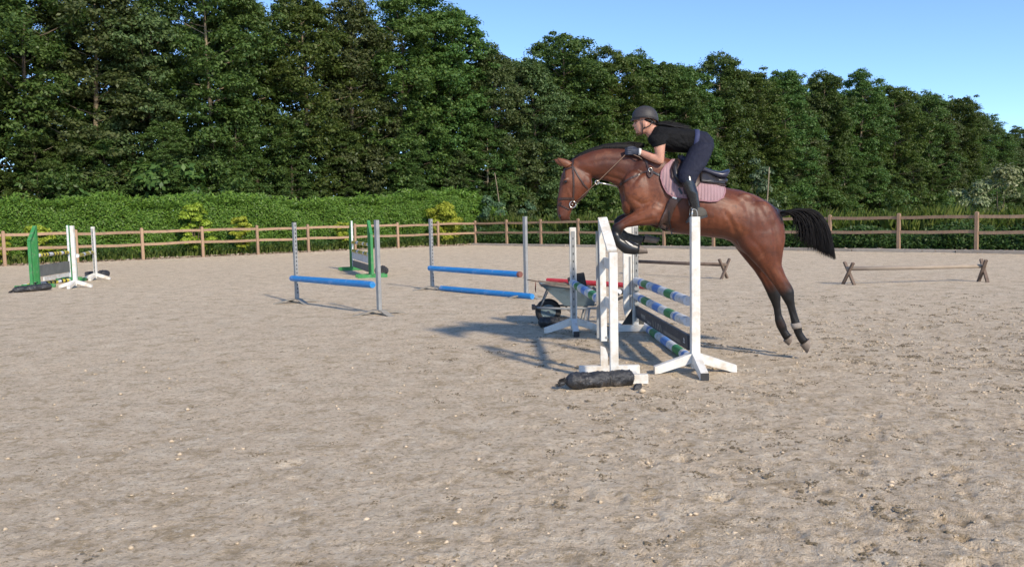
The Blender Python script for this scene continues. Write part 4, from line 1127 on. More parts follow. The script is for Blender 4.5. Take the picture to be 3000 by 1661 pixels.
# neck
S.append(loft([(720, 322, 520, 610, .165), (640, 300, 490, 540, .130), (560, 290, 474, 492, .108), (480, 284, 440, 468, .098), (400, 284, 398, 456, .090),
               (330, 298, 360, 448, .084), (268, 324, 335, 442, .078), (222, 350, 305, 425, .070)], 20, 2.0, egg=-.12))
# head
S.append(loft([(226, 346, 282, 392, .050), (192, 385, 328, 430, .078), (172, 425, 342, 468, .090), (163, 468, 330, 502, .088), (158, 510, 304, 538, .076),
               (152, 550, 268, 570, .062), (148, 588, 238, 600, .054), (149, 622, 224, 630, .054), (156, 652, 217, 652, .052), (170, 675, 208, 668, .036)], 18, 2.3, egg=-.05))
S.append(ellipsoid(Z(300, 470, -.055), (.075, .035, .10))); S.append(ellipsoid(Z(300, 470, .055), (.075, .035, .10)))    # cheeks
S.append(ellipsoid(Z(196, 452, -.080), (.030, .016, .022))); S.append(ellipsoid(Z(196, 452, .080), (.030, .016, .022)))  # brow ridges
S.append(ellipsoid(Z(172, 642, -.040), (.026, .018, .034))); S.append(ellipsoid(Z(172, 642, .040), (.026, .018, .034)))  # nostril wings
S.append(ellipsoid(Z(212, 662, 0), (.020, .034, .020)))                                                                # lower lip
for s_ in (-1, 1):
    S.append(ellipsoid(Z(590, 520, s_ * .150), (.16, .070, .24), rot=Matrix.Rotation(R(-22), 3, 'Y')))      # shoulder
    S.append(ellipsoid(Z(672, 618, s_ * .185), (.13, .060, .105)))                                         # triceps
    S.append(ellipsoid(Z(525, 585, s_ * .085), (.06, .075, .11)))                                          # breast
    S.append(ellipsoid(Z(1235, 690, s_ * .165), (.20, .095, .25)))                                         # haunch
    S.append(ellipsoid(Z(1155, 560, s_ * .175), (.10, .035, .075)))                                        # point of hip
    S.append(ellipsoid(Z(660, 385, s_ * .10), (.20, .07, .12)))                                            # wither muscle
# near foreleg, folded
yn = -.165
S.append(loft([(655, 545, 742, 655, .085, yn + .02), (615, 592, 706, 690, .085, yn), (562, 622, 648, 696, .072, yn), (515, 650, 580, 700, .056, yn), (476, 677, 522, 708, .046, yn, .15),
               (450, 690, 505, 722, .046, yn, .8), (440, 712, 496, 742, .043, yn, 1), (444, 745, 486, 762, .036, yn, 1), (458, 785, 500, 770, .034, yn, 1), (482, 812, 528, 780, .038, yn - .005, 1),
               (512, 838, 560, 795, .038, yn - .01, 1), (555, 845, 585, 803, .036, yn - .01, 1), (588, 842, 596, 806, .032, yn - .01, 1)], 16))
# far foreleg, folded tighter
yf = .165
S.append(loft([(650, 545, 735, 655, .085, yf), (600, 590, 690, 685, .080, yf), (550, 612, 625, 685, .068, yf), (505, 632, 560, 685, .055, yf, .2), (470, 650, 515, 688, .046, yf, .6),
               (452, 672, 505, 710, .045, yf, 1), (458, 700, 500, 730, .042, yf, 1), (478, 742, 505, 722, .036, yf, 1), (520, 768, 528, 738, .032, yf, 1), (560, 782, 566, 750, .034, yf, 1),
               (590, 792, 600, 752, .038, yf, 1), (606, 788, 618, 752, .034, yf, 1), (618, 780, 628, 752, .030, yf, 1)], 16))
# near hind leg
yn = -.150
S.append(loft([(1110, 660, 1345, 650, .085, yn), (1100, 745, 1366, 725, .110, yn), (1130, 815, 1369, 790, .112, yn), (1190, 880, 1358, 855, .095, yn), (1243, 935, 1352, 905, .076, yn), (1288, 990, 1376, 968, .058, yn),
               (1322, 1035, 1410, 1022, .046, yn, .45), (1343, 1068, 1421, 1048, .042, yn, .9), (1362, 1098, 1421, 1082, .038, yn, 1), (1381, 1130, 1424, 1120, .031, yn, 1), (1394, 1175, 1436, 1166, .029, yn, 1),
               (1403, 1215, 1449, 1206, .033, yn, 1), (1411, 1246, 1462, 1236, .037, yn, 1), (1422, 1278, 1464, 1264, .031, yn, 1), (1440, 1312, 1480, 1290, .033, yn, 1), (1455, 1335, 1496, 1304, .036, yn, 1)], 16))
# far hind leg
yf = .150
S.append(loft([(1085, 660, 1330, 650, .085, yf), (1075, 750, 1350, 725, .105, yf), (1102, 812, 1345, 800, .105, yf), (1150, 872, 1325, 870, .090, yf), (1205, 938, 1312, 920, .070, yf, .15), (1245, 1000, 1322, 985, .054, yf, .3),
               (1268, 1048, 1338, 1035, .046, yf, .7), (1281, 1078, 1348, 1066, .041, yf, 1), (1296, 1108, 1348, 1096, .036, yf, 1), (1308, 1140, 1349, 1133, .030, yf, 1), (1314, 1180, 1355, 1174, .029, yf, 1),
               (1316, 1210, 1368, 1202, .036, yf, .75), (1326, 1240, 1380, 1228, .037, yf, .75), (1342, 1270, 1383, 1252, .030, yf, 1), (1358, 1298, 1396, 1270, .033, yf, 1), (1366, 1312, 1404, 1280, .035, yf, 1)], 16))
# dock of the tail
S.append(loft([(1318, 598, 1330, 660, .045, 0, .6), (1352, 612, 1352, 655, .036, 0, 1), (1400, 612, 1396, 642, .028, 0, 1), (1440, 618, 1434, 640, .02, 0, 1)], 12))
hb = remesh('body', S, .0105, 12, .5)
blend_attr(hb, RINGS, 'black', 3, 3.0)
def sculpt(me, strokes):
    """press muscle grooves (depth > 0) and ridges (depth < 0) into both flanks along traced lines"""
    n = len(me.vertices); co = np.empty(n * 3); me.vertices.foreach_get('co', co); co = co.reshape(-1, 3)
    nm = np.empty(n * 3); me.vertices.foreach_get('normal', nm); nm = nm.reshape(-1, 3)
    tot = np.zeros(n)
    for pts, dep, wid in strokes:
        P = [np.array(Z(x, y, -.2))[[0, 2]] for x, y in pts]; best = np.full(n, 1e9); L = len(P) - 1; al = np.zeros(n)
        for i in range(L):
            a, b = P[i], P[i + 1]; ab = b - a; t = np.clip(((co[:, [0, 2]] - a) @ ab) / (ab @ ab), 0, 1)
            d = np.linalg.norm(co[:, [0, 2]] - (a + t[:, None] * ab), axis=1); k = d < best
            best = np.where(k, d, best); al = np.where(k, (i + t) / L, al)
        tot += dep * np.exp(-(best / wid) ** 2) * np.sin(np.pi * (.08 + .84 * al)) ** .6
    co -= nm * (tot * np.abs(nm[:, 1]) ** .7)[:, None]
    me.vertices.foreach_set('co', co.ravel()); me.update()
sculpt(hb, [
    ([(655, 335), (610, 400), (555, 470), (512, 540)], .011, .026), ([(705, 430), (728, 520), (738, 600), (700, 655)], .010, .026), ([(548, 548), (600, 580), (650, 578), (705, 604)], .009, .018),
    ([(498, 585), (535, 632), (585, 640)], .010, .020), ([(350, 436), (420, 428), (490, 446), (530, 478)], .010, .018), ([(330, 362), (420, 342), (520, 346), (610, 372)], .006, .022),
    ([(1035, 620), (1075, 690), (1110, 755), (1160, 840)], .009, .020), ([(1060, 610), (1100, 680), (1140, 760)], -.005, .016), ([(1150, 555), (1172, 640), (1165, 740)], .008, .030),
    ([(1290, 635), (1308, 740), (1318, 830), (1330, 905)], .010, .022), ([(1205, 560), (1250, 640), (1285, 710)], .006, .028), ([(1338, 925), (1378, 1000), (1404, 1040)], .009, .014),
    ([(1270, 920), (1315, 1000), (1345, 1052)], .006, .014), ([(665, 612), (585, 648), (505, 690)], .009, .014), ([(690, 655), (610, 672), (540, 694)], .006, .012), ([(640, 600), (560, 640)], -.004, .012),
    ([(852, 560), (868, 640), (872, 710)], .0028, .014), ([(892, 575), (908, 650), (910, 720)], .0028, .014), ([(932, 590), (948, 660), (950, 725)], .0028, .014), ([(972, 600), (988, 670), (990, 735)], .0025, .014), ([(1012, 610), (1026, 680), (1028, 740)], .002, .014),
    ([(345, 452), (326, 515), (280, 565)], .006, .012), ([(206, 490), (226, 540), (232, 562)], -.005, .010), ([(176, 490), (168, 560), (160, 600)], .004, .012), ([(1398, 1110), (1425, 1175), (1440, 1210)], .005, .008), ([(1326, 1105), (1338, 1150), (1350, 1190)], .005, .008),
    ([(800, 700), (900, 715), (1010, 728), (1070, 745)], .004, .016), ([(560, 480), (590, 430), (640, 400)], .005, .020), ([(470, 400), (520, 420), (560, 450)], .005, .020), ([(1180, 760), (1230, 820), (1260, 880)], .006, .024), ([(1040, 520), (1110, 545), (1150, 600)], .004, .024)])
def coat():
    m, nt, p, out = nodes_of('bay_coat')
    v = texco(nt, 'Object')
    n1 = noise_tex(nt, v, 2.6, 4, .6, .3); n2 = noise_tex(nt, texco(nt, 'Object', (1, 1, 3)), 60, 3, .6)
    c = mixc(nt, ramp(nt, n1, .3, .7), (0.098, 0.025, 0.0105), (0.160, 0.045, 0.0175))
    c = mixc(nt, ramp(nt, n2, .35, .8), c, (0.085, 0.026, 0.012))
    ta = nt.nodes.new('ShaderNodeAttribute'); ta.attribute_name = 'tan'
    c = mixc(nt, ta.outputs['Fac'], c, (0.245, 0.086, 0.036))
    c = mixc(nt, ramp(nt, noise_tex(nt, v, 7.5, 5, .7, .8), .52, .75), c, (0.062, 0.020, 0.011))
    c = mixc(nt, ramp(nt, noise_tex(nt, v, 24, 5, .7, .4), .5, .72), c, (0.075, 0.024, 0.012))
    c = mixc(nt, ramp(nt, noise_tex(nt, v, 3.4, 5, .65, .6), .56, .72), c, (0.200, 0.075, 0.036))
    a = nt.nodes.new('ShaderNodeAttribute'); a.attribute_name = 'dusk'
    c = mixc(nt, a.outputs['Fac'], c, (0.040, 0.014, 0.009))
    b = nt.nodes.new('ShaderNodeAttribute'); b.attribute_name = 'black'
    c = mixc(nt, ramp(nt, b.outputs['Fac'], .12, .85), c, (0.0065, 0.0052, 0.0048))
    nt.links.new(c, p.inputs['Base Color']); p.inputs['Roughness'].default_value = .47
    p.inputs['Specular IOR Level'].default_value = .34; p.inputs['Sheen Weight'].default_value = .03
    ad = nt.nodes.new('ShaderNodeMath'); ad.operation = 'MULTIPLY_ADD'; ad.inputs[1].default_value = .25
    nt.links.new(n2, ad.inputs[0]); nt.links.new(noise_tex(nt, v, 11, 3, .5), ad.inputs[2])
    bump(nt, p, ad.outputs[0], .22, .02)
    return m
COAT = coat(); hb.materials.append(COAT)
# the coat colour darkens to brown-black along the crest, croup, muzzle and flank fold
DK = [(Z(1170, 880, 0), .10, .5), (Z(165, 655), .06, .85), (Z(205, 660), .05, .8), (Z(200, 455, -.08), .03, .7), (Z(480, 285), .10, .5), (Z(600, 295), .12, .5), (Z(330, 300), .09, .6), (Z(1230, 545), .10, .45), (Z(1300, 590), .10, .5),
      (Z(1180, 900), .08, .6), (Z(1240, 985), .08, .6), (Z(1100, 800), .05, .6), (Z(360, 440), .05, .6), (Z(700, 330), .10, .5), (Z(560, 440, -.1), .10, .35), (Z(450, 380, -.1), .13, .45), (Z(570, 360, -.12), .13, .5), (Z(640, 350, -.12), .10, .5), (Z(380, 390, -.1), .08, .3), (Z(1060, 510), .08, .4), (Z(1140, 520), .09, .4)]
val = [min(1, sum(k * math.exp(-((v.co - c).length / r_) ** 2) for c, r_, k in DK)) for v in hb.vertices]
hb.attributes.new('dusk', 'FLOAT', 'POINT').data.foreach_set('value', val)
TN = [(Z(600, 530, -.2), .14, .55), (Z(690, 590, -.25), .10, .5), (Z(610, 650, -.2), .10, .45), (Z(1090, 630, -.27), .11, .5), (Z(1120, 720, -.2), .08, .5), (Z(1340, 770, -.15), .09, .3), (Z(190, 520, -.08), .07, .45), (Z(280, 470, -.1), .06, .35), (Z(950, 640, -.28), .2, .2), (Z(440, 440, -.1), .06, .5)]
TN += [(Vector((c.x, 2 * HY - c.y, c.z)), r_, k) for c, r_, k in TN]
val = [min(.8, sum(k * math.exp(-((v.co - c).length / r_) ** 2) for c, r_, k in TN)) for v in hb.vertices]
hb.attributes.new('tan', 'FLOAT', 'POINT').data.foreach_set('value', val)
HB_BVH = BVHTree.FromPolygons([v.co.copy() for v in hb.vertices], [tuple(p.vertices) for p in hb.polygons])
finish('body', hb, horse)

HOOF = mat('hoof_horn', (0.24, 0.19, 0.15), (0.13, 0.105, 0.085), rough=.55, scale=14, bmp=.2)
SOLE = mat('hoof_sole', (0.42, 0.36, 0.28), (0.26, 0.22, 0.17), rough=.85, scale=20, bmp=.4)
def hoof(cor_a, cor_b, toe, heel, y, w):
    """coronet from cor_a (front) to cor_b (heel side), ground face from toe to heel"""
    n = 16; a0, b0, t0, h0 = Z(*cor_a, y), Z(*cor_b, y), Z(*toe, y), Z(*heel, y); vs = []
    for (p, q, s_) in ((a0, b0, 1.0), (t0, h0, 1.22)):
        c = (p + q) / 2; ax = (p - q) / 2
        for k in range(n):
            t = 2 * math.pi * k / n
            vs.append(c + ax * math.cos(t) + Vector((0, w * s_ * math.sin(t), 0)))
    mb = MB(); mb.add(vs, [(k, (k + 1) % n, n + (k + 1) % n, n + k) for k in range(n)] + [tuple(range(n))])
    mb.mat(1).add(vs[n:], [tuple(range(n))])
    mb.build('hoof', [HOOF, SOLE], horse, autosm=50)
hoof((1452, 1338), (1500, 1300), (1486, 1380), (1504, 1318), -.150, .040)
hoof((1362, 1316), (1406, 1278), (1388, 1338), (1410, 1292), .150, .038)
hoof((584, 850), (592, 800), (634, 846), (628, 818), -.175, .038)
hoof((612, 786), (622, 744), (682, 792), (700, 764), .165, .038)
# eyes, ears, nostrils
EYE = mat('eye', (0.008, 0.005, 0.004), rough=.08, bmp=0, spec=.6)
for s_ in (-1, 1):
    v, f_ = ellipsoid(Z(196, 462, s_ * .086), (.017, .010, .015)); MB().add(v, f_).build('eye', EYE, horse, smooth=True)
    v, f_ = ellipsoid(Z(166, 648, s_ * .050), (.010, .008, .020)); MB().add(v, f_).build('nostril', EYE, horse, smooth=True)
def ear(tip, b0, b1, y, yt):
    t = Z(*tip, yt); p = Z(*b0, y); q = Z(*b1, y); c = (p + q) / 2; ax = (p - q) / 2
    rows = []; n = 12; vs = []
    for k_, s_ in ((0, 1.0), (.3, 1.12), (.6, .85), (.85, .42), (1, .06)):
        cc = c.lerp(t, k_)
        for i in range(n):
            a = 2 * math.pi * i / n; vs.append(cc + ax * (math.cos(a) * s_) + Vector((0, .028 * s_ * math.sin(a), 0)))
    MB().add(vs, [(j * n + i, j * n + (i + 1) % n, (j + 1) * n + (i + 1) % n, (j + 1) * n + i) for j in range(4) for i in range(n)] + [tuple(4 * n + i for i in range(n))]).build('ear', COAT_PLAIN, horse, smooth=True)
COAT_PLAIN = mat('bay_ear_coat', (0.20, 0.075, 0.035), (0.12, 0.045, 0.025), rough=.5, scale=25, bmp=.1)
ear((152, 336), (196, 388), (232, 362), -.050, -.060); ear((136, 343), (186, 384), (220, 358), .040, .055)

# hair: tapered flat locks
HAIR = mat('black_horse_hair', (0.005, 0.0048, 0.005), (0.012, 0.010, 0.0095), rough=.62, scale=60, bmp=.2, bdist=.004, spec=.18)
def bez(p, t):
    q = list(p)
    while len(q) > 1: q = [q[i].lerp(q[i + 1], t) for i in range(len(q) - 1)]
    return q[0]
def lock(mb, P, w, seg=8, tw=0.0, thick=.35):
    pts = [bez(P, i / seg) for i in range(seg + 1)]
    r_ = [w * (0.55 + .9 * math.sin(math.pi * min(1, .25 + .75 * (1 - i / seg)) * .5) if i < seg else .08) * (1 - .75 * (i / seg) ** 2.2) for i in range(seg + 1)]
    mb.tube(pts, r_, 5, cap=True, up=Vector((0, 1, 0)), flat=thick)
rg = random.Random(9)
mb = MB()
v, f_ = loft([(225, 342, 230, 362, .018, .012), (268, 312, 272, 338, .020, .014), (330, 282, 332, 312, .022, .016), (400, 262, 402, 298, .024, .018), (480, 256, 482, 298, .026, .020), (540, 258, 545, 300, .026, .022), (585, 276, 586, 306, .020, .022)], 12); mb.add(v, f_)
crest = [(222, 350), (268, 324), (330, 298), (400, 284), (480, 284), (560, 288), (605, 296)]
def on(poly, t):
    x = t * (len(poly) - 1); i = min(int(x), len(poly) - 2); f_ = x - i
    return (poly[i][0] + (poly[i + 1][0] - poly[i][0]) * f_, poly[i][1] + (poly[i + 1][1] - poly[i][1]) * f_)
for k in range(900):
    t = rg.random() ** .9 * .93; a = on(crest, t); y = rg.uniform(-.015, .045)
    hgt = (8 + 34 * min(1, t * 1.6)) * rg.uniform(.45, 1.0); ln = rg.uniform(40, 105) * (1 if t < .75 else .55)
    p0 = Z(a[0], a[1] + 6, y); p1 = Z(a[0] + ln * .15, a[1] - hgt * .9, y + .02); p2 = Z(a[0] + ln * .6, a[1] - hgt * 1.05 + 4, y + rg.uniform(.02, .07)); p3 = Z(a[0] + ln, a[1] - hgt * .55 + rg.uniform(-5, 14) - 8 * t, y + rg.uniform(.03, .10))
    lock(mb, [p0, p1, p2, p3], rg.uniform(.0025, .0065), 6)
for k in range(26):                                                                            # forelock
    a = (214 + rg.uniform(-6, 14), 356 + rg.uniform(-6, 6)); y = rg.uniform(-.03, .03)
    lock(mb, [Z(*a, y), Z(a[0] - 14, a[1] + 4, y), Z(a[0] - 28, a[1] + rg.uniform(15, 45), y * 1.6)], .007, 5)
mb.build('mane', HAIR, horse, smooth=True)
mb = MB()
dock = [(1338, 628), (1372, 624), (1405, 624), (1440, 628)]
for k in range(1150):
    t = rg.random(); a = on(dock, t); y = rg.gauss(0, .022); e = rg.random() ** .42                # e: 1 = long outer locks, 0 = inner short ones
    ex, ey = (1644 - 240 * (1 - e) ** .9 + rg.gauss(0, 8 * (1.3 - e)), 878 - 130 * (1 - e) ** 1.1 + rg.gauss(0, 16 * (1.25 - e)))
    m1 = (a[0] + (1530 - a[0]) * (.35 + .65 * e) * .6, 596 + 30 * (1 - e) + rg.gauss(0, 4)); m2 = (1622 - 215 * (1 - e) + rg.gauss(0, 6), 575 + 80 * (1 - e)); m3 = (1606 - 195 * (1 - e) + rg.gauss(0, 8), 765 - 30 * (1 - e))
    lock(mb, [Z(*a, y), Z(*m1, y * 1.6), Z(*m2, y * 2.2), Z(*m3, y * 2.4), Z(ex, ey, y * 2.6 + rg.gauss(0, .01))], rg.uniform(.002, .0055), 10)
for k in range(110):                                                                            # fine flyaway strands
    e = rg.random(); y = rg.gauss(0, .04); a = on(dock, rg.random())
    lock(mb, [Z(*a, 0), Z(1480 + 100 * e, 618 + 30 * (1 - e), y), Z(1420 + 190 * e, 720, y * 1.5), Z(1430 + 215 * e - 20, 800 + 60 * e + rg.gauss(0, 18), y * 2)], .0014, 10)
mb.build('tail', HAIR, horse, smooth=True)

# ------------------------------------------------------------------ tack laid on the horse by casting rays onto its body
def surf(zx, zy, side=-1, lift=.004):
    y = side * .2
    for _ in range(4):
        p = Z(zx, zy, y)
        h = HB_BVH.ray_cast(Vector((p.x, HY + side * 1.2, p.z)), Vector((0, -side, 0)))
        if h[0] is None:
            h2 = HB_BVH.find_nearest(p); return h2[0] + h2[1] * lift, h2[1]
        y = h[0].y - HY
    n = h[1] if h[1].y * side > 0 else -h[1]
    return h[0] + n * lift, n
def strap(mb, pts, w, side=-1, th_=.004, lift=.005, per=5):
    """flat leather strap along traced points, lying on the skin"""
    P = []; N = []
    for i in range(len(pts) - 1):
        for k in range(per):
            f_ = k / per; q = (pts[i][0] + (pts[i + 1][0] - pts[i][0]) * f_, pts[i][1] + (pts[i + 1][1] - pts[i][1]) * f_)
            a, b = surf(*q, side, lift); P.append(a); N.append(b)
    a, b = surf(*pts[-1], side, lift); P.append(a); N.append(b)
    ribbon(mb, P, N, w, th_)
def ribbon(mb, P, N, w, th_):
    vs = []
    for i, p in enumerate(P):
        d = (P[min(i + 1, len(P) - 1)] - P[max(i - 1, 0)]).normalized(); n = N[i]; s_ = d.cross(n)
        s_ = s_.normalized() if s_.length > 1e-5 else Vector((0, 0, 1)); n = s_.cross(d).normalized()
        if n.dot(N[i]) < 0: n = -n
        vs += [p - s_ * w / 2, p + s_ * w / 2, p + s_ * w / 2 + n * th_, p - s_ * w / 2 + n * th_]
    m = len(P)
    mb.add(vs, [(4 * i + j, 4 * i + (j + 1) % 4, 4 * i + 4 + (j + 1) % 4, 4 * i + 4 + j) for i in range(m - 1) for j in range(4)] + [(0, 1, 2, 3), (4 * m - 4, 4 * m - 3, 4 * m - 2, 4 * m - 1)])
def drape(outline, step, side, lift, th_, holes=None):
    """cloth sheet cut to a traced outline and laid on the horse"""
    xs = [p[0] for p in outline]; ys = [p[1] for p in outline]
    bm = bmesh.new()
    vs = [bm.verts.new((x, y, 0)) for x, y in outline]; bm.faces.new(vs)
    x = min(xs) + step
    while x < max(xs): bmesh.ops.bisect_plane(bm, geom=bm.verts[:] + bm.edges[:] + bm.faces[:], plane_co=(x, 0, 0), plane_no=(1, 0, 0)); x += step
    y = min(ys) + step
    while y < max(ys): bmesh.ops.bisect_plane(bm, geom=bm.verts[:] + bm.edges[:] + bm.faces[:], plane_co=(0, y, 0), plane_no=(0, 1, 0)); y += step
    bm.verts.index_update()
    P = [];  N = []
    for v in bm.verts:
        a, b = surf(v.co.x, v.co.y, side, lift); P.append(a); N.append(b)
    fs = [[v.index for v in f_.verts] for f_ in bm.faces]; n = len(P)
    edges = [(e.verts[0].index, e.verts[1].index) for e in bm.edges if e.is_boundary]; bm.free()
    out = P + [p + q * th_ for p, q in zip(P, N)]
    fs2 = fs + [[n + i for i in f_] for f_ in fs] + [[a, b, n + b, n + a] for a, b in edges]
    return out, fs2

LEATHER = mat('brown_leather', (0.055, 0.028, 0.020), (0.035, 0.018, 0.014), rough=.42, scale=30, bmp=.2, spec=.5)
BLACKL = mat('black_leather', (0.016, 0.015, 0.018), (0.030, 0.027, 0.028), rough=.38, scale=30, bmp=.2, spec=.5)
SEATL = mat('navy_seat_leather', (0.022, 0.024, 0.045), (0.035, 0.036, 0.06), rough=.33, scale=20, bmp=.1, spec=.5)
BRASS = mat('bit_metal', (0.62, 0.60, 0.55), (0.5, 0.48, 0.44), rough=.28, metal=.9, bmp=0)
ROPE = mat('rein_web', (0.20, 0.125, 0.085), (0.13, 0.085, 0.06), rough=.7, scale=60, bmp=.2)
def pink():
    m, nt, p, out = nodes_of('pink_quilt')
    v = texco(nt, 'Object'); n = noise_tex(nt, v, 9, 4, .6)
    c = mixc(nt, ramp(nt, n, .3, .7), (0.36, 0.225, 0.235), (0.30, 0.185, 0.195)); nt.links.new(c, p.inputs['Base Color'])
    p.inputs['Roughness'].default_value = .85; p.inputs['Sheen Weight'].default_value = .2
    w = nt.nodes.new('ShaderNodeTexWave'); w.bands_direction = 'X'; w.inputs['Scale'].default_value = 9.5; w.inputs['Distortion'].default_value = .5
    mp = nt.nodes.new('ShaderNodeMapping'); mp.inputs['Rotation'].default_value = (0, R(-6), 0); nt.links.new(v, mp.inputs[0]); nt.links.new(mp.outputs[0], w.inputs[0])
    bump(nt, p, w.outputs['Fac'], .5, .012); return m
PINK = pink()
def two_sided(name, parent_label, outline, step, lift, th_, m):
    mb = MB()
    for sd_ in (-1, 1): mb.add(*drape(outline, step, sd_, lift, th_))
    return mb
# saddle cloth
pad = thing('saddle_pad', Z(900, 560), 'dusty pink quilted saddle pad under the saddle', 'saddle pad')
pad_out = [(835, 352), (800, 340), (765, 352), (730, 378), (708, 412), (703, 445), (714, 482), (742, 520), (770, 543), (800, 545), (850, 552), (915, 564), (965, 570), (1005, 568), (1034, 552), (1045, 525), (1044, 502), (1030, 480), (960, 446), (890, 405)]
for sd_ in (-1, 1): MB().add(*drape(pad_out, 14, sd_, .006, .016)).build('quilted_panel', PINK, pad, smooth=True)
mb = MB()
for sd_ in (-1, 1):
    strap(mb, pad_out[2:17], .012, sd_, .004, .021, 4)
mb.build('binding', mat('pink_binding', (0.33, 0.17, 0.19), rough=.8), pad)

# saddle
sad = thing('saddle', Z(900, 420), 'dark leather jumping saddle with a shiny navy seat', 'saddle')
flap = [(835, 330), (792, 345), (765, 372), (752, 405), (757, 440), (775, 470), (800, 492), (850, 500), (892, 498), (912, 478), (940, 452), (945, 420), (890, 378)]
for sd_ in (-1, 1): MB().add(*drape(flap, 14, sd_, .026, .012)).build('flap', LEATHER, sad, smooth=True)
roll = [(808, 345), (782, 368), (775, 402), (785, 440), (800, 468)]
for sd_ in (-1, 1):
    MB().tube([surf(*q, sd_, .045)[0] for q in roll], [.014, .024, .027, .024, .012], 10).build('knee_roll', BLACKL, sad, smooth=True)
for sd_ in (-1, 1): MB().add(*drape([(905, 435), (960, 440), (1030, 470), (1040, 482), (1034, 492), (960, 482), (910, 474)], 12, sd_, .024, .035)).build('panel', BLACKL, sad, smooth=True)
rows = []
for (tx, ty, by, w) in ((800, 318, 352, .03), (820, 318, 372, .065), (850, 340, 396, .10), (890, 366, 412, .13), (930, 384, 424, .150), (975, 402, 440, .165), (1015, 408, 452, .165), (1045, 402, 450, .150), (1062, 396, 424, .11), (1068, 396, 408, .05)):
    rows.append((tx, ty, tx - 3, by, w, 0))
v, f_ = loft(rows, 20, 2.6); MB().add(v, f_).build('seat', SEATL, sad, smooth=True)
v, f_ = loft([(900, 408, 900, 440, .12, 0), (950, 425, 950, 462, .15, 0), (1000, 440, 1000, 478, .155, 0), (1040, 446, 1040, 480, .14, 0), (1052, 448, 1050, 466, .10, 0)], 20, 2.8); MB().add(v, f_).build('panel', BLACKL, sad, smooth=True)
v, f_ = loft([(905, 452, 905, 470, .19, 0), (960, 464, 960, 486, .20, 0), (1010, 474, 1008, 494, .19, 0), (1040, 482, 1036, 492, .15, 0)], 20, 2.8); MB().add(v, f_).build('panel', LEATHER, sad, smooth=True)
# girth with its belly guard
for sd_ in (-1, 1):
    mb = MB(); mb.add(*drape([(790, 492), (850, 500), (842, 540), (815, 560), (790, 590), (772, 625), (758, 670), (745, 712), (732, 726), (700, 700), (692, 690), (712, 640), (735, 588), (758, 548)], 13, sd_, .006, .012)); mb.build('girth', LEATHER, sad, smooth=True)
    mb = MB(); strap(mb, [(800, 498), (818, 530)], .022, sd_, .004, .022); strap(mb, [(830, 500), (838, 532)], .022, sd_, .004, .022); mb.build('girth_strap', BLACKL, sad)
    mb = MB(); strap(mb, [(768, 545), (790, 552)], .014, sd_, .004, .022); mb.build('buckle', BRASS, sad)
    mb = MB(); strap(mb, [(752, 615), (752, 660), (768, 735)], .012, sd_, .004, .019); mb.build('girth_edge', BLACKL, sad)
# stirrup leathers and irons
for sd_ in (-1, 1):
    y = sd_ * .345
    mb = MB(); P = [Z(848, 455, sd_ * .30), Z(852, 520, y), Z(862, 590, y)]; ribbon(mb, P, [Vector((0, sd_, 0))] * 3, .022, .005); mb.build('stirrup_leather', LEATHER, sad)
    c = Z(868, 640, y)
    MB().tube([c + Vector((math.cos(a) * .022 * 0, math.cos(a) * .058, math.sin(a) * .072 + .01)) for a in [R(-52 + 284 * i / 18) for i in range(19)]], .006, 6).tube([c + Vector((0, -.04, -.05)), c + Vector((0, .04, -.05))], .014, 8).build('stirrup_iron', BRASS, sad, smooth=True)

# breastplate and martingale
bp = thing('breastplate', Z(560, 470), 'brown leather breastplate with rings across the horse chest', 'breastplate')
for sd_ in (-1, 1):
    mb = MB(); strap(mb, [(765, 468), (720, 440), (672, 415), (648, 402)], .020, sd_); mb.build('strap', BLACKL, bp)
    mb = MB(); strap(mb, [(648, 402), (600, 418), (550, 440), (500, 470), (488, 482)], .020, sd_); mb.build('strap', LEATHER, bp)
    mb = MB(); strap(mb, [(612, 330), (630, 360), (645, 402)], .018, sd_); mb.build('strap', LEATHER, bp)
    mb = MB(); strap(mb, [(640, 405), (638, 425), (648, 438), (660, 425), (655, 405)], .022, sd_, .010); mb.build('leather_tab', LEATHER, bp)
    p, n = surf(650, 400, sd_, .010); MB().tube([p + Vector((math.cos(a) * .020, 0, math.sin(a) * .020)) for a in [R(20 * i) for i in range(19)]], .0045, 6).build('ring', BRASS, bp, smooth=True)
    # running martingale fork: chest to rein ring
    c0 = Z(484, 500, sd_ * .03); c1 = Z(470, 488, sd_ * .045); c2 = Z(420, 476, sd_ * .10); c3 = Z(364, 466, sd_ * .14)
    MB().tube([c0, c1, c2, c3], .0075, 6).build('martingale_strap', BRASS if sd_ < 0 else LEATHER, bp, smooth=True)
    MB().tube([c3 + Vector((math.cos(a) * .020, 0, math.sin(a) * .020)) for a in [R(20 * i) for i in range(19)]], .005, 6).build('martingale_ring', BRASS, bp, smooth=True)
MB().tube([Z(484, 492), Z(494, 560), Z(520, 625, 0), Z(600, 672, 0), Z(690, 708, 0)], .009, 6).build('chest_strap', LEATHER, bp, smooth=True)

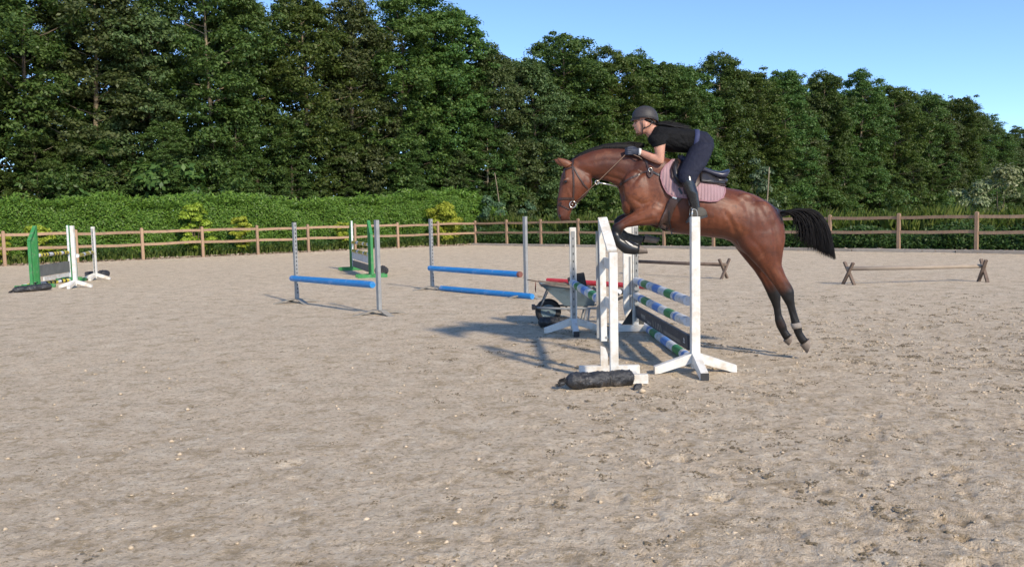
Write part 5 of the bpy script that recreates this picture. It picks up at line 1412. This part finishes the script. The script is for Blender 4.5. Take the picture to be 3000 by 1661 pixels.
# bridle with reins
br_ = thing('bridle', Z(230, 500), 'brown leather bridle with a ring bit and reins to the rider hands', 'bridle')
for sd_ in (-1, 1):
    for nm, pts, w in (('cheekpiece', [(232, 372), (238, 420), (240, 480), (238, 540), (232, 572)], .016), ('throat_lash', [(236, 380), (262, 430), (295, 478), (316, 500)], .013),
                       ('browband', [(236, 382), (212, 392), (186, 400)], .018), ('noseband', [(149, 556), (185, 552), (224, 552), (244, 556)], .022),
                       ('flash_strap', [(150, 572), (175, 590), (205, 606), (216, 612)], .011), ('headpiece', [(240, 340), (234, 372)], .022)):
        mb = MB(); strap(mb, pts, w, sd_, .005, .004); mb.build(nm, LEATHER, br_)
    p, n = surf(232, 582, sd_, .012)
    MB().tube([p + Vector((math.cos(a) * .034, 0, math.sin(a) * .034)) for a in [R(20 * i) for i in range(19)]], .0055, 6).build('bit_ring', BRASS, br_, smooth=True)
    q = Z(364, 466, sd_ * .14); h = Z(528, 306, sd_ * .125)
    MB().tube([p + Vector((.02, 0, .01)), Z(300, 524, sd_ * .12), q, Z(445, 388, sd_ * .165), h], .0095, 6, flat=.5).build('rein', ROPE, br_, smooth=True)
MB().tube([Z(232, 582, -.06), Z(226, 588, 0), Z(232, 582, .06)], .008, 8).build('bit_mouthpiece', BRASS, br_, smooth=True)
MB().tube([Z(530, 306, -.125), Z(590, 330, -.16), Z(640, 372, -.10), Z(650, 350, 0), Z(640, 372, .10), Z(590, 330, .16), Z(530, 306, .125)], .006, 6).build('rein_loop', ROPE, br_, smooth=True)

# leg boots
BOOTK = mat('black_tendon_boot', (0.007, 0.007, 0.008), (0.015, 0.0145, 0.0145), rough=.35, scale=16, bmp=.25, spec=.5)
BOOTG = mat('grey_tendon_boot', (0.085, 0.082, 0.070), (0.035, 0.034, 0.032), rough=.75, scale=40, bmp=.4)  # speckled in two greys, paler than the black boot
BANDW = mat('pale_fetlock_band', (0.30, 0.26, 0.22), (0.22, 0.19, 0.165), rough=.7, scale=20, bmp=.3)
def boot(rows, m, label, stripe=None):
    v, f_ = loft(rows, 16, 2.1); mb = MB().add(v, f_)
    o = mb.build('tendon_boot', m, smooth=True); return tag(o, label, 'leg boot')
o = thing('tendon_boot', Z(490, 790, -.17), 'black shiny boot with a white flash on the near foreleg', 'leg boot', 'boots on the horse legs')
v, f_ = loft([(441, 722, 492, 738, .048, -.166), (442, 750, 490, 760, .043, -.167), (452, 790, 506, 768, .042, -.168), (478, 820, 532, 776, .046, -.172), (508, 846, 566, 790, .047, -.176), (560, 852, 584, 798, .045, -.176), (582, 850, 592, 803, .040, -.176)], 18)
MB().add(v, f_).build('shell', BOOTK, o, smooth=True)
MB().prism([Z(512, 776, -.224), Z(520, 777, -.224), Z(556, 800, -.2265), Z(552, 806, -.2265), Z(538, 800, -.226)], (0, .004, 0)).build('white_flash', WHITE, o)
o = thing('tendon_boot', Z(540, 770, .165), 'speckled grey boot on the far foreleg, behind the shiny black one', 'leg boot', 'boots on the horse legs')
v, f_ = loft([(472, 742, 508, 718, .042, .165), (515, 775, 526, 734, .040, .165), (560, 788, 566, 746, .041, .165), (592, 797, 602, 750, .044, .165), (600, 795, 612, 752, .038, .165)], 18)
MB().add(v, f_).build('shell', BOOTG, o, smooth=True)
o = thing('tendon_boot', Z(1425, 1230, -.15), 'pale band on the fetlock of the near hind leg', 'leg boot', 'boots on the horse legs')
v, f_ = loft([(1401, 1222, 1452, 1212, .038, -.15), (1405, 1236, 1459, 1226, .042, -.15), (1409, 1250, 1464, 1240, .041, -.15)], 18); MB().add(v, f_).build('band', BANDW, o, smooth=True)
# ------------------------------------------------------------------ rider
SKIN = mat('skin', (0.54, 0.29, 0.20), (0.48, 0.235, 0.165), rough=.5, scale=14, bmp=.05)
MATS['skin'].node_tree.nodes['Principled BSDF'].inputs['Subsurface Weight'].default_value = .12
MATS['skin'].node_tree.nodes['Principled BSDF'].inputs['Subsurface Radius'].default_value = (.012, .005, .003)
SHIRT = mat('black_shirt', (0.005, 0.005, 0.0055), (0.009, 0.009, 0.0095), rough=.85, scale=11, stretch=(1, .6, 1.8), bmp=.9, bdist=.03, spec=.2)
BREECH = mat('navy_breeches', (0.010, 0.012, 0.025), (0.016, 0.018, 0.034), rough=.8, scale=12, stretch=(1.4, .6, 1), bmp=.7, bdist=.022, spec=.25)
HELM = mat('helmet_grey', (0.034, 0.031, 0.032), (0.046, 0.043, 0.043), rough=.55, scale=60, bmp=.05)
GLOVE = mat('navy_glove', (0.020, 0.026, 0.045), (0.035, 0.042, 0.065), rough=.6, scale=40, bmp=.3)
BOOTL = mat('tall_boot_leather', (0.010, 0.011, 0.013), (0.018, 0.018, 0.020), rough=.22, scale=9, bmp=.08, spec=.6)
SHOE = mat('dusty_shoe', (0.060, 0.055, 0.046), (0.10, 0.09, 0.075), rough=.8, scale=16, bmp=.3)
DHAIR = mat('dark_hair', (0.005, 0.0042, 0.004), (0.010, 0.008, 0.007), rough=.6, scale=50, bmp=.2)
per = thing('person', Z(890, 560), 'rider in black T-shirt, navy breeches and grey helmet leaning over the horse neck', 'person')
B = []
head = loft([(578, 82, 668, 86, .058), (562, 108, 682, 112, .073), (560, 134, 684, 138, .077), (562, 150, 680, 158, .075), (563, 164, 668, 176, .070), (567, 178, 650, 188, .061), (572, 192, 630, 200, .050), (580, 205, 612, 208, .030)], 18, 2.1)
B.append(head)
B.append(ellipsoid(Z(559, 161, 0), (.014, .013, .017)))                                        # nose
B.append(loft([(562, 146, 575, 148, .008), (556, 162, 570, 164, .014), (562, 168, 570, 168, .010)], 8))
B.append(ellipsoid(Z(568, 180, 0), (.010, .022, .008))); B.append(ellipsoid(Z(577, 200, 0), (.014, .020, .014)))   # lips, chin
for s_ in (-1, 1): B.append(ellipsoid(Z(625, 160, s_ * .076), (.018, .010, .028)))             # ears
B.append(loft([(676, 150, 612, 190, .055), (690, 168, 622, 205, .054), (706, 176, 634, 222, .066)], 16))   # neck
torso = [(668, 172, 638, 226, .075), (690, 170, 648, 250, .140), (740, 176, 684, 286, .178), (800, 181, 762, 300, .162), (860, 187, 842, 304, .142), (900, 191, 878, 302, .158), (945, 202, 898, 330, .178), (976, 236, 925, 342, .165), (984, 275, 950, 340, .11)]
B.append(loft(torso, 20, 2.4))
def arm(s_, dx=0, dy=0):
    y = s_ * .185
    up = [(645 + dx, 214 + dy, 742 + dx, 214 + dy, .058, s_ * .150), (656 + dx, 245 + dy, 738 + dx, 240 + dy, .056, y), (668 + dx, 278 + dy, 730 + dx, 268 + dy, .049, y + s_ * .01), (676 + dx, 312 + dy, 726 + dx, 308 + dy, .045, y + s_ * .015), (680 + dx, 345 + dy, 724 + dx, 345 + dy, .041, y + s_ * .015), (692 + dx, 366 + dy, 720 + dx, 364 + dy, .030, y + s_ * .015)]
    fo = [(716 + dx, 330 + dy, 712 + dx, 372 + dy, .036, y + s_ * .015), (680 + dx, 318 + dy, 690 + dx, 368 + dy, .042, y + s_ * .01), (645 + dx, 306 + dy, 645 + dx, 350 + dy, .039, y - s_ * .01), (612 + dx, 294 + dy, 606 + dx, 330 + dy, .031, y - s_ * .035), (592 + dx, 289 + dy, 588 + dx, 317 + dy, .026, y - s_ * .05)]
    return up, fo
sleeves = []
for s_, dx, dy in ((-1, 0, 0), (1, 4, -4)):
    up, fo = arm(s_, dx, dy); B.append(loft(up, 16)); B.append(loft(fo, 16)); sleeves.append(up)
def leg(s_):
    return [(872, 262, 984, 262, .105, s_ * .095), (846, 318, 972, 322, .100, s_ * .170), (822, 366, 944, 378, .088, s_ * .245), (804, 412, 908, 424, .074, s_ * .300), (803, 448, 892, 458, .064, s_ * .325)]
def shank(s_):
    return [(806, 440, 888, 452, .062, s_ * .325), (822, 476, 890, 484, .056, s_ * .340), (838, 515, 902, 520, .054, s_ * .345), (854, 556, 908, 560, .045, s_ * .345), (869, 600, 914, 602, .037, s_ * .345), (876, 622, 916, 622, .036, s_ * .345)]
for s_ in (-1, 1):
    B.append(loft(leg(s_), 16)); B.append(loft(shank(s_), 16))
    B.append(loft([(872, 612, 922, 600, .036, s_ * .345), (866, 640, 945, 618, .038, s_ * .345), (850, 676, 950, 640, .036, s_ * .345)], 14))
bm_ = remesh('body', B, .008, 5, .5); bm_.materials.append(SKIN); finish('body', bm_, per)

def inflate(rows, d_, sc=.00198):
    out = []
    for r_ in rows:
        tx, ty, bx, by, w = r_[:5]; L = math.hypot(tx - bx, ty - by); e = d_ / sc
        ux, uy = (tx - bx) / L, (ty - by) / L
        out.append((tx + ux * e, ty + uy * e, bx - ux * e, by - uy * e, w + d_) + tuple(r_[5:]))
    return out
sh = [loft(inflate(torso[:6], .010), 20, 2.4)]
for up in sleeves:
    u = inflate(up[:3], .011); L3 = u[2]; sh.append(loft(u[:2] + [(664, 262, 733, 252, .062, u[2][5])] + [(L3[0] - 1, L3[1] + 2, L3[2] + 1, L3[3] - 8, L3[4] + .002, L3[5])], 16))
me = remesh('shirt', sh, .008, 3, .4); sculpt(me, [([(745, 190), (725, 225), (700, 275)], .006, .009), ([(735, 250), (790, 280), (850, 292)], .006, .008), ([(760, 225), (820, 262), (868, 280)], .005, .008), ([(800, 195), (835, 240), (862, 290)], .005, .009), ([(720, 215), (690, 250)], .005, .008), ([(850, 195), (858, 240), (866, 295)], .006, .008), ([(665, 215), (690, 245), (725, 255)], .004, .008)]); me.materials.append(SHIRT); finish('shirt', me, per)
br2 = [loft(inflate([(888, 190, 868, 303, .155)] + torso[6:], .009), 20, 2.4)]
for s_ in (-1, 1): br2.append(loft(inflate(leg(s_) + [(815, 468, 890, 474, .058, s_ * .335)], .007), 16))
me = remesh('breeches', br2, .008, 4, .45); sculpt(me, [([(885, 300), (925, 290), (972, 270)], .006, .009), ([(868, 325), (915, 325), (965, 310)], .005, .008), ([(830, 400), (865, 412), (905, 418)], .005, .008), ([(818, 430), (850, 440), (890, 442)], .004, .007), ([(855, 345), (885, 380), (900, 410)], .004, .010), ([(930, 215), (960, 245), (975, 285)], .003, .010)]); me.materials.append(BREECH); finish('breeches', me, per)
v, f_ = loft(inflate([(878, 189, 858, 304, .150), (890, 189, 870, 303, .154), (902, 190, 882, 303, .158)], .013), 24, 2.4); MB().add(v, f_).build('waistband', mat('waistband_blue', (0.040, 0.050, 0.125), (0.03, 0.036, 0.08), rough=.7), per, smooth=True)
# tall boots and shoes
for s_ in (-1, 1):
    bt = [loft(inflate([(836, 424, 872, 434, .034, s_ * .345), (820, 452, 884, 462, .058, s_ * .338)] + shank(s_)[1:], .006), 16)]
    me = remesh('boot_shaft', bt, .007, 3, .4); me.materials.append(BOOTL); finish('boot_shaft', me, per)
    ft = loft([(868, 606, 926, 598, .040, s_ * .345), (866, 632, 946, 612, .043, s_ * .345), (848, 662, 954, 630, .042, s_ * .345), (842, 676, 955, 642, .038, s_ * .345)], 16, 2.5)
    sf = MB().add(*ft).build('shoe', SHOE, per, smooth=True)
    v, f_ = loft([(838, 674, 957, 640, .042, s_ * .345), (838, 684, 957, 650, .042, s_ * .345)], 16, 2.6); MB().add(v, f_).build('shoe_sole', BLACKL, per)
# gloves: palm and five fingers closed round the rein
for s_ in (-1, 1):
    y = s_ * .132; dx, dy = (0, 0) if s_ < 0 else (4, -4)
    G = [loft([(596 + dx, 286 + dy, 592 + dx, 320 + dy, .029, s_ * .138), (576 + dx, 281 + dy, 572 + dx, 322 + dy, .026, y), (556 + dx, 282 + dy, 552 + dx, 322 + dy, .026, y), (542 + dx, 288 + dy, 540 + dx, 318 + dy, .022, y)], 14)]
    for i, (q, L) in enumerate(((284, 1.0), (294, 1.1), (305, 1.04), (314, .85))):
        a = Z(548 + dx, q + dy, y - s_ * -.012); 
        P = [Z(552 + dx, q + dy, y + s_ * .014), Z(538 + dx - 10 * L, q + dy, y + s_ * .020), Z(520 + dx - 4 * L, q + 2 + dy, y + s_ * .004), Z(524 + dx - 2 * L, q + 4 + dy, y - s_ * .018), Z(540 + dx, q + 4 + dy, y - s_ * .020)]
        G.append(limb(P, [.0105, .0105, .010, .0095, .0075], 8))
    G.append(limb([Z(572 + dx, 284 + dy, y - s_ * .010), Z(556 + dx, 277 + dy, y - s_ * .014), Z(538 + dx, 278 + dy, y - s_ * .010), Z(526 + dx, 282 + dy, y - s_ * .004)], [.013, .012, .0105, .008], 8))
    me = remesh('glove', G, .0045, 2, .4); me.materials.append(GLOVE); finish('glove', me, per)
    v, f_ = loft([(601 + dx, 285 + dy, 596 + dx, 322 + dy, .031, s_ * .142), (588 + dx, 282 + dy, 584 + dx, 322 + dy, .030, s_ * .136)], 14); MB().add(v, f_).build('glove_cuff', WHITE, per, smooth=True)
# face details
for s_ in (-1, 1):
    v, f_ = ellipsoid(Z(571, 149, s_ * .036), (.007, .012, .006)); MB().add(v, f_).build('eye', EYE, per, smooth=True)
    MB().tube([Z(564, 141, s_ * .018), Z(568, 139, s_ * .036), Z(578, 141, s_ * .052)], [.003, .004, .002], 6).build('eyebrow', DHAIR, per, smooth=True)
MB().tube([Z(566.5, 180, -.024), Z(564, 179.5, 0), Z(566.5, 180, .024)], [.003, .006, .003], 6).build('lips', mat('lips', (0.42, 0.13, 0.11), rough=.45), per, smooth=True)
# helmet: domed shell with a short peak, harness straps
def helmet():
    rim = []; n = 40; m = 12; mb = MB(); vs = []
    c = Z(622, 128, 0)
    ux = (Z(722, 128, 0) - c) / 100; uz = (Z(622, 28, 0) - c) / 100
    for i in range(m + 1):
        f_ = i / m; ph = f_ * math.pi / 2
        for k in range(n):
            t = 2 * math.pi * k / n; ct, st = math.cos(t), math.sin(t)                       # ct=1: back of head
            ex = 70 if ct > 0 else 71
            px = ct * ex * math.cos(ph) ** .85; py = 71 * math.sin(ph) ** .95
            drop = (1 - f_) ** 3 * (-22 * max(0, ct) ** 2 - 4 * max(0, -ct) ** 2 + 4)
            bulge = 1 + .03 * math.sin(3 * ph)
            vs.append(c + ux * (px * bulge) + uz * (py + drop) + Vector((0, .104 * st * math.cos(ph) ** .85, 0)))
    fs = [(i * n + k, i * n + (k + 1) % n, (i + 1) * n + (k + 1) % n, (i + 1) * n + k) for i in range(m) for k in range(n)]
    mb.add(vs, fs); hl = mb.build('helmet', HELM, per, smooth=True)
    so = hl.modifiers.new('thickness', 'SOLIDIFY'); so.thickness = .012; so.offset = -1
    # peak
    P = []; 
    for i in range(13):
        t = math.pi + (i - 6) / 6 * 1.05; ct, st = math.cos(t), math.sin(t); e = math.cos((i - 6) / 6 * 1.4)
        a = c + ux * (ct * 69) + uz * 2 + Vector((0, .101 * st, 0)); b = c + ux * (ct * 71 - 10 * e) + uz * (-4 - 4 * e) + Vector((0, .104 * st, 0))
        P += [a, b, b - uz * 2.5, a - uz * 4]
    MB().add(P, [(4 * i + j, 4 * i + (j + 1) % 4, 4 * i + 4 + (j + 1) % 4, 4 * i + 4 + j) for i in range(12) for j in range(4)]).build('peak', HELM, hl, smooth=True)
    MB().tube([c + ux * (math.cos(t) * 71) + uz * (-22 * max(0, math.cos(t)) ** 2 - 4 * max(0, -math.cos(t)) ** 2 + 4) + Vector((0, .105 * math.sin(t), 0)) for t in [2 * math.pi * i / 40 for i in range(41)]], .005, 6).build('trim', BLACKL, hl, smooth=True)
    for s_ in (-1, 1):
        MB().tube([Z(605, 128, s_ * .090), Z(606, 150, s_ * .080), Z(609, 175, s_ * .074), Z(607, 200, s_ * .052), Z(604, 212, s_ * .02)], .005, 6).build('strap', BLACKL, hl, smooth=True)
        MB().tube([Z(662, 138, s_ * .090), Z(650, 160, s_ * .078), Z(625, 172, s_ * .076), Z(610, 178, s_ * .074)], .0045, 6).build('strap', BLACKL, hl, smooth=True)
    MB().tube([Z(604, 212, -.02), Z(602, 214, 0), Z(604, 212, .02)], .0055, 6).build('strap', BLACKL, hl, smooth=True)
helmet()
# hair gathered under the helmet and streaming back in a ponytail
rg = random.Random(21); mb = MB()
for k in range(110):
    s_ = rg.choice((-1, 1)); y = s_ * rg.uniform(.05, .083)
    lock(mb, [Z(rg.uniform(618, 655), 128, y), Z(rg.uniform(640, 668), 146, y), Z(686, 155, y * .6)], rg.uniform(.005, .009), 5)
for k in range(150):
    y = rg.gauss(0, .018); e = rg.random()
    lock(mb, [Z(680, 150 + 8 * e, y), Z(725, 148 + 18 * e, y * 1.3), Z(780, 166 + rg.gauss(0, 5), y * 1.6), Z(835 + 40 * e, 178 + rg.gauss(0, 7), y * 2 + rg.gauss(0, .01))], rg.uniform(.003, .008), 8)
for k in range(22):
    y = rg.gauss(0, .03); lock(mb, [Z(684, 148, y * .3), Z(740, 130 + rg.uniform(0, 20), y), Z(800, 150 + rg.gauss(0, 12), y * 1.5), Z(850, 166 + rg.gauss(0, 14), y * 2)], .0016, 8)
mb.build('hair', DHAIR, per, smooth=True)
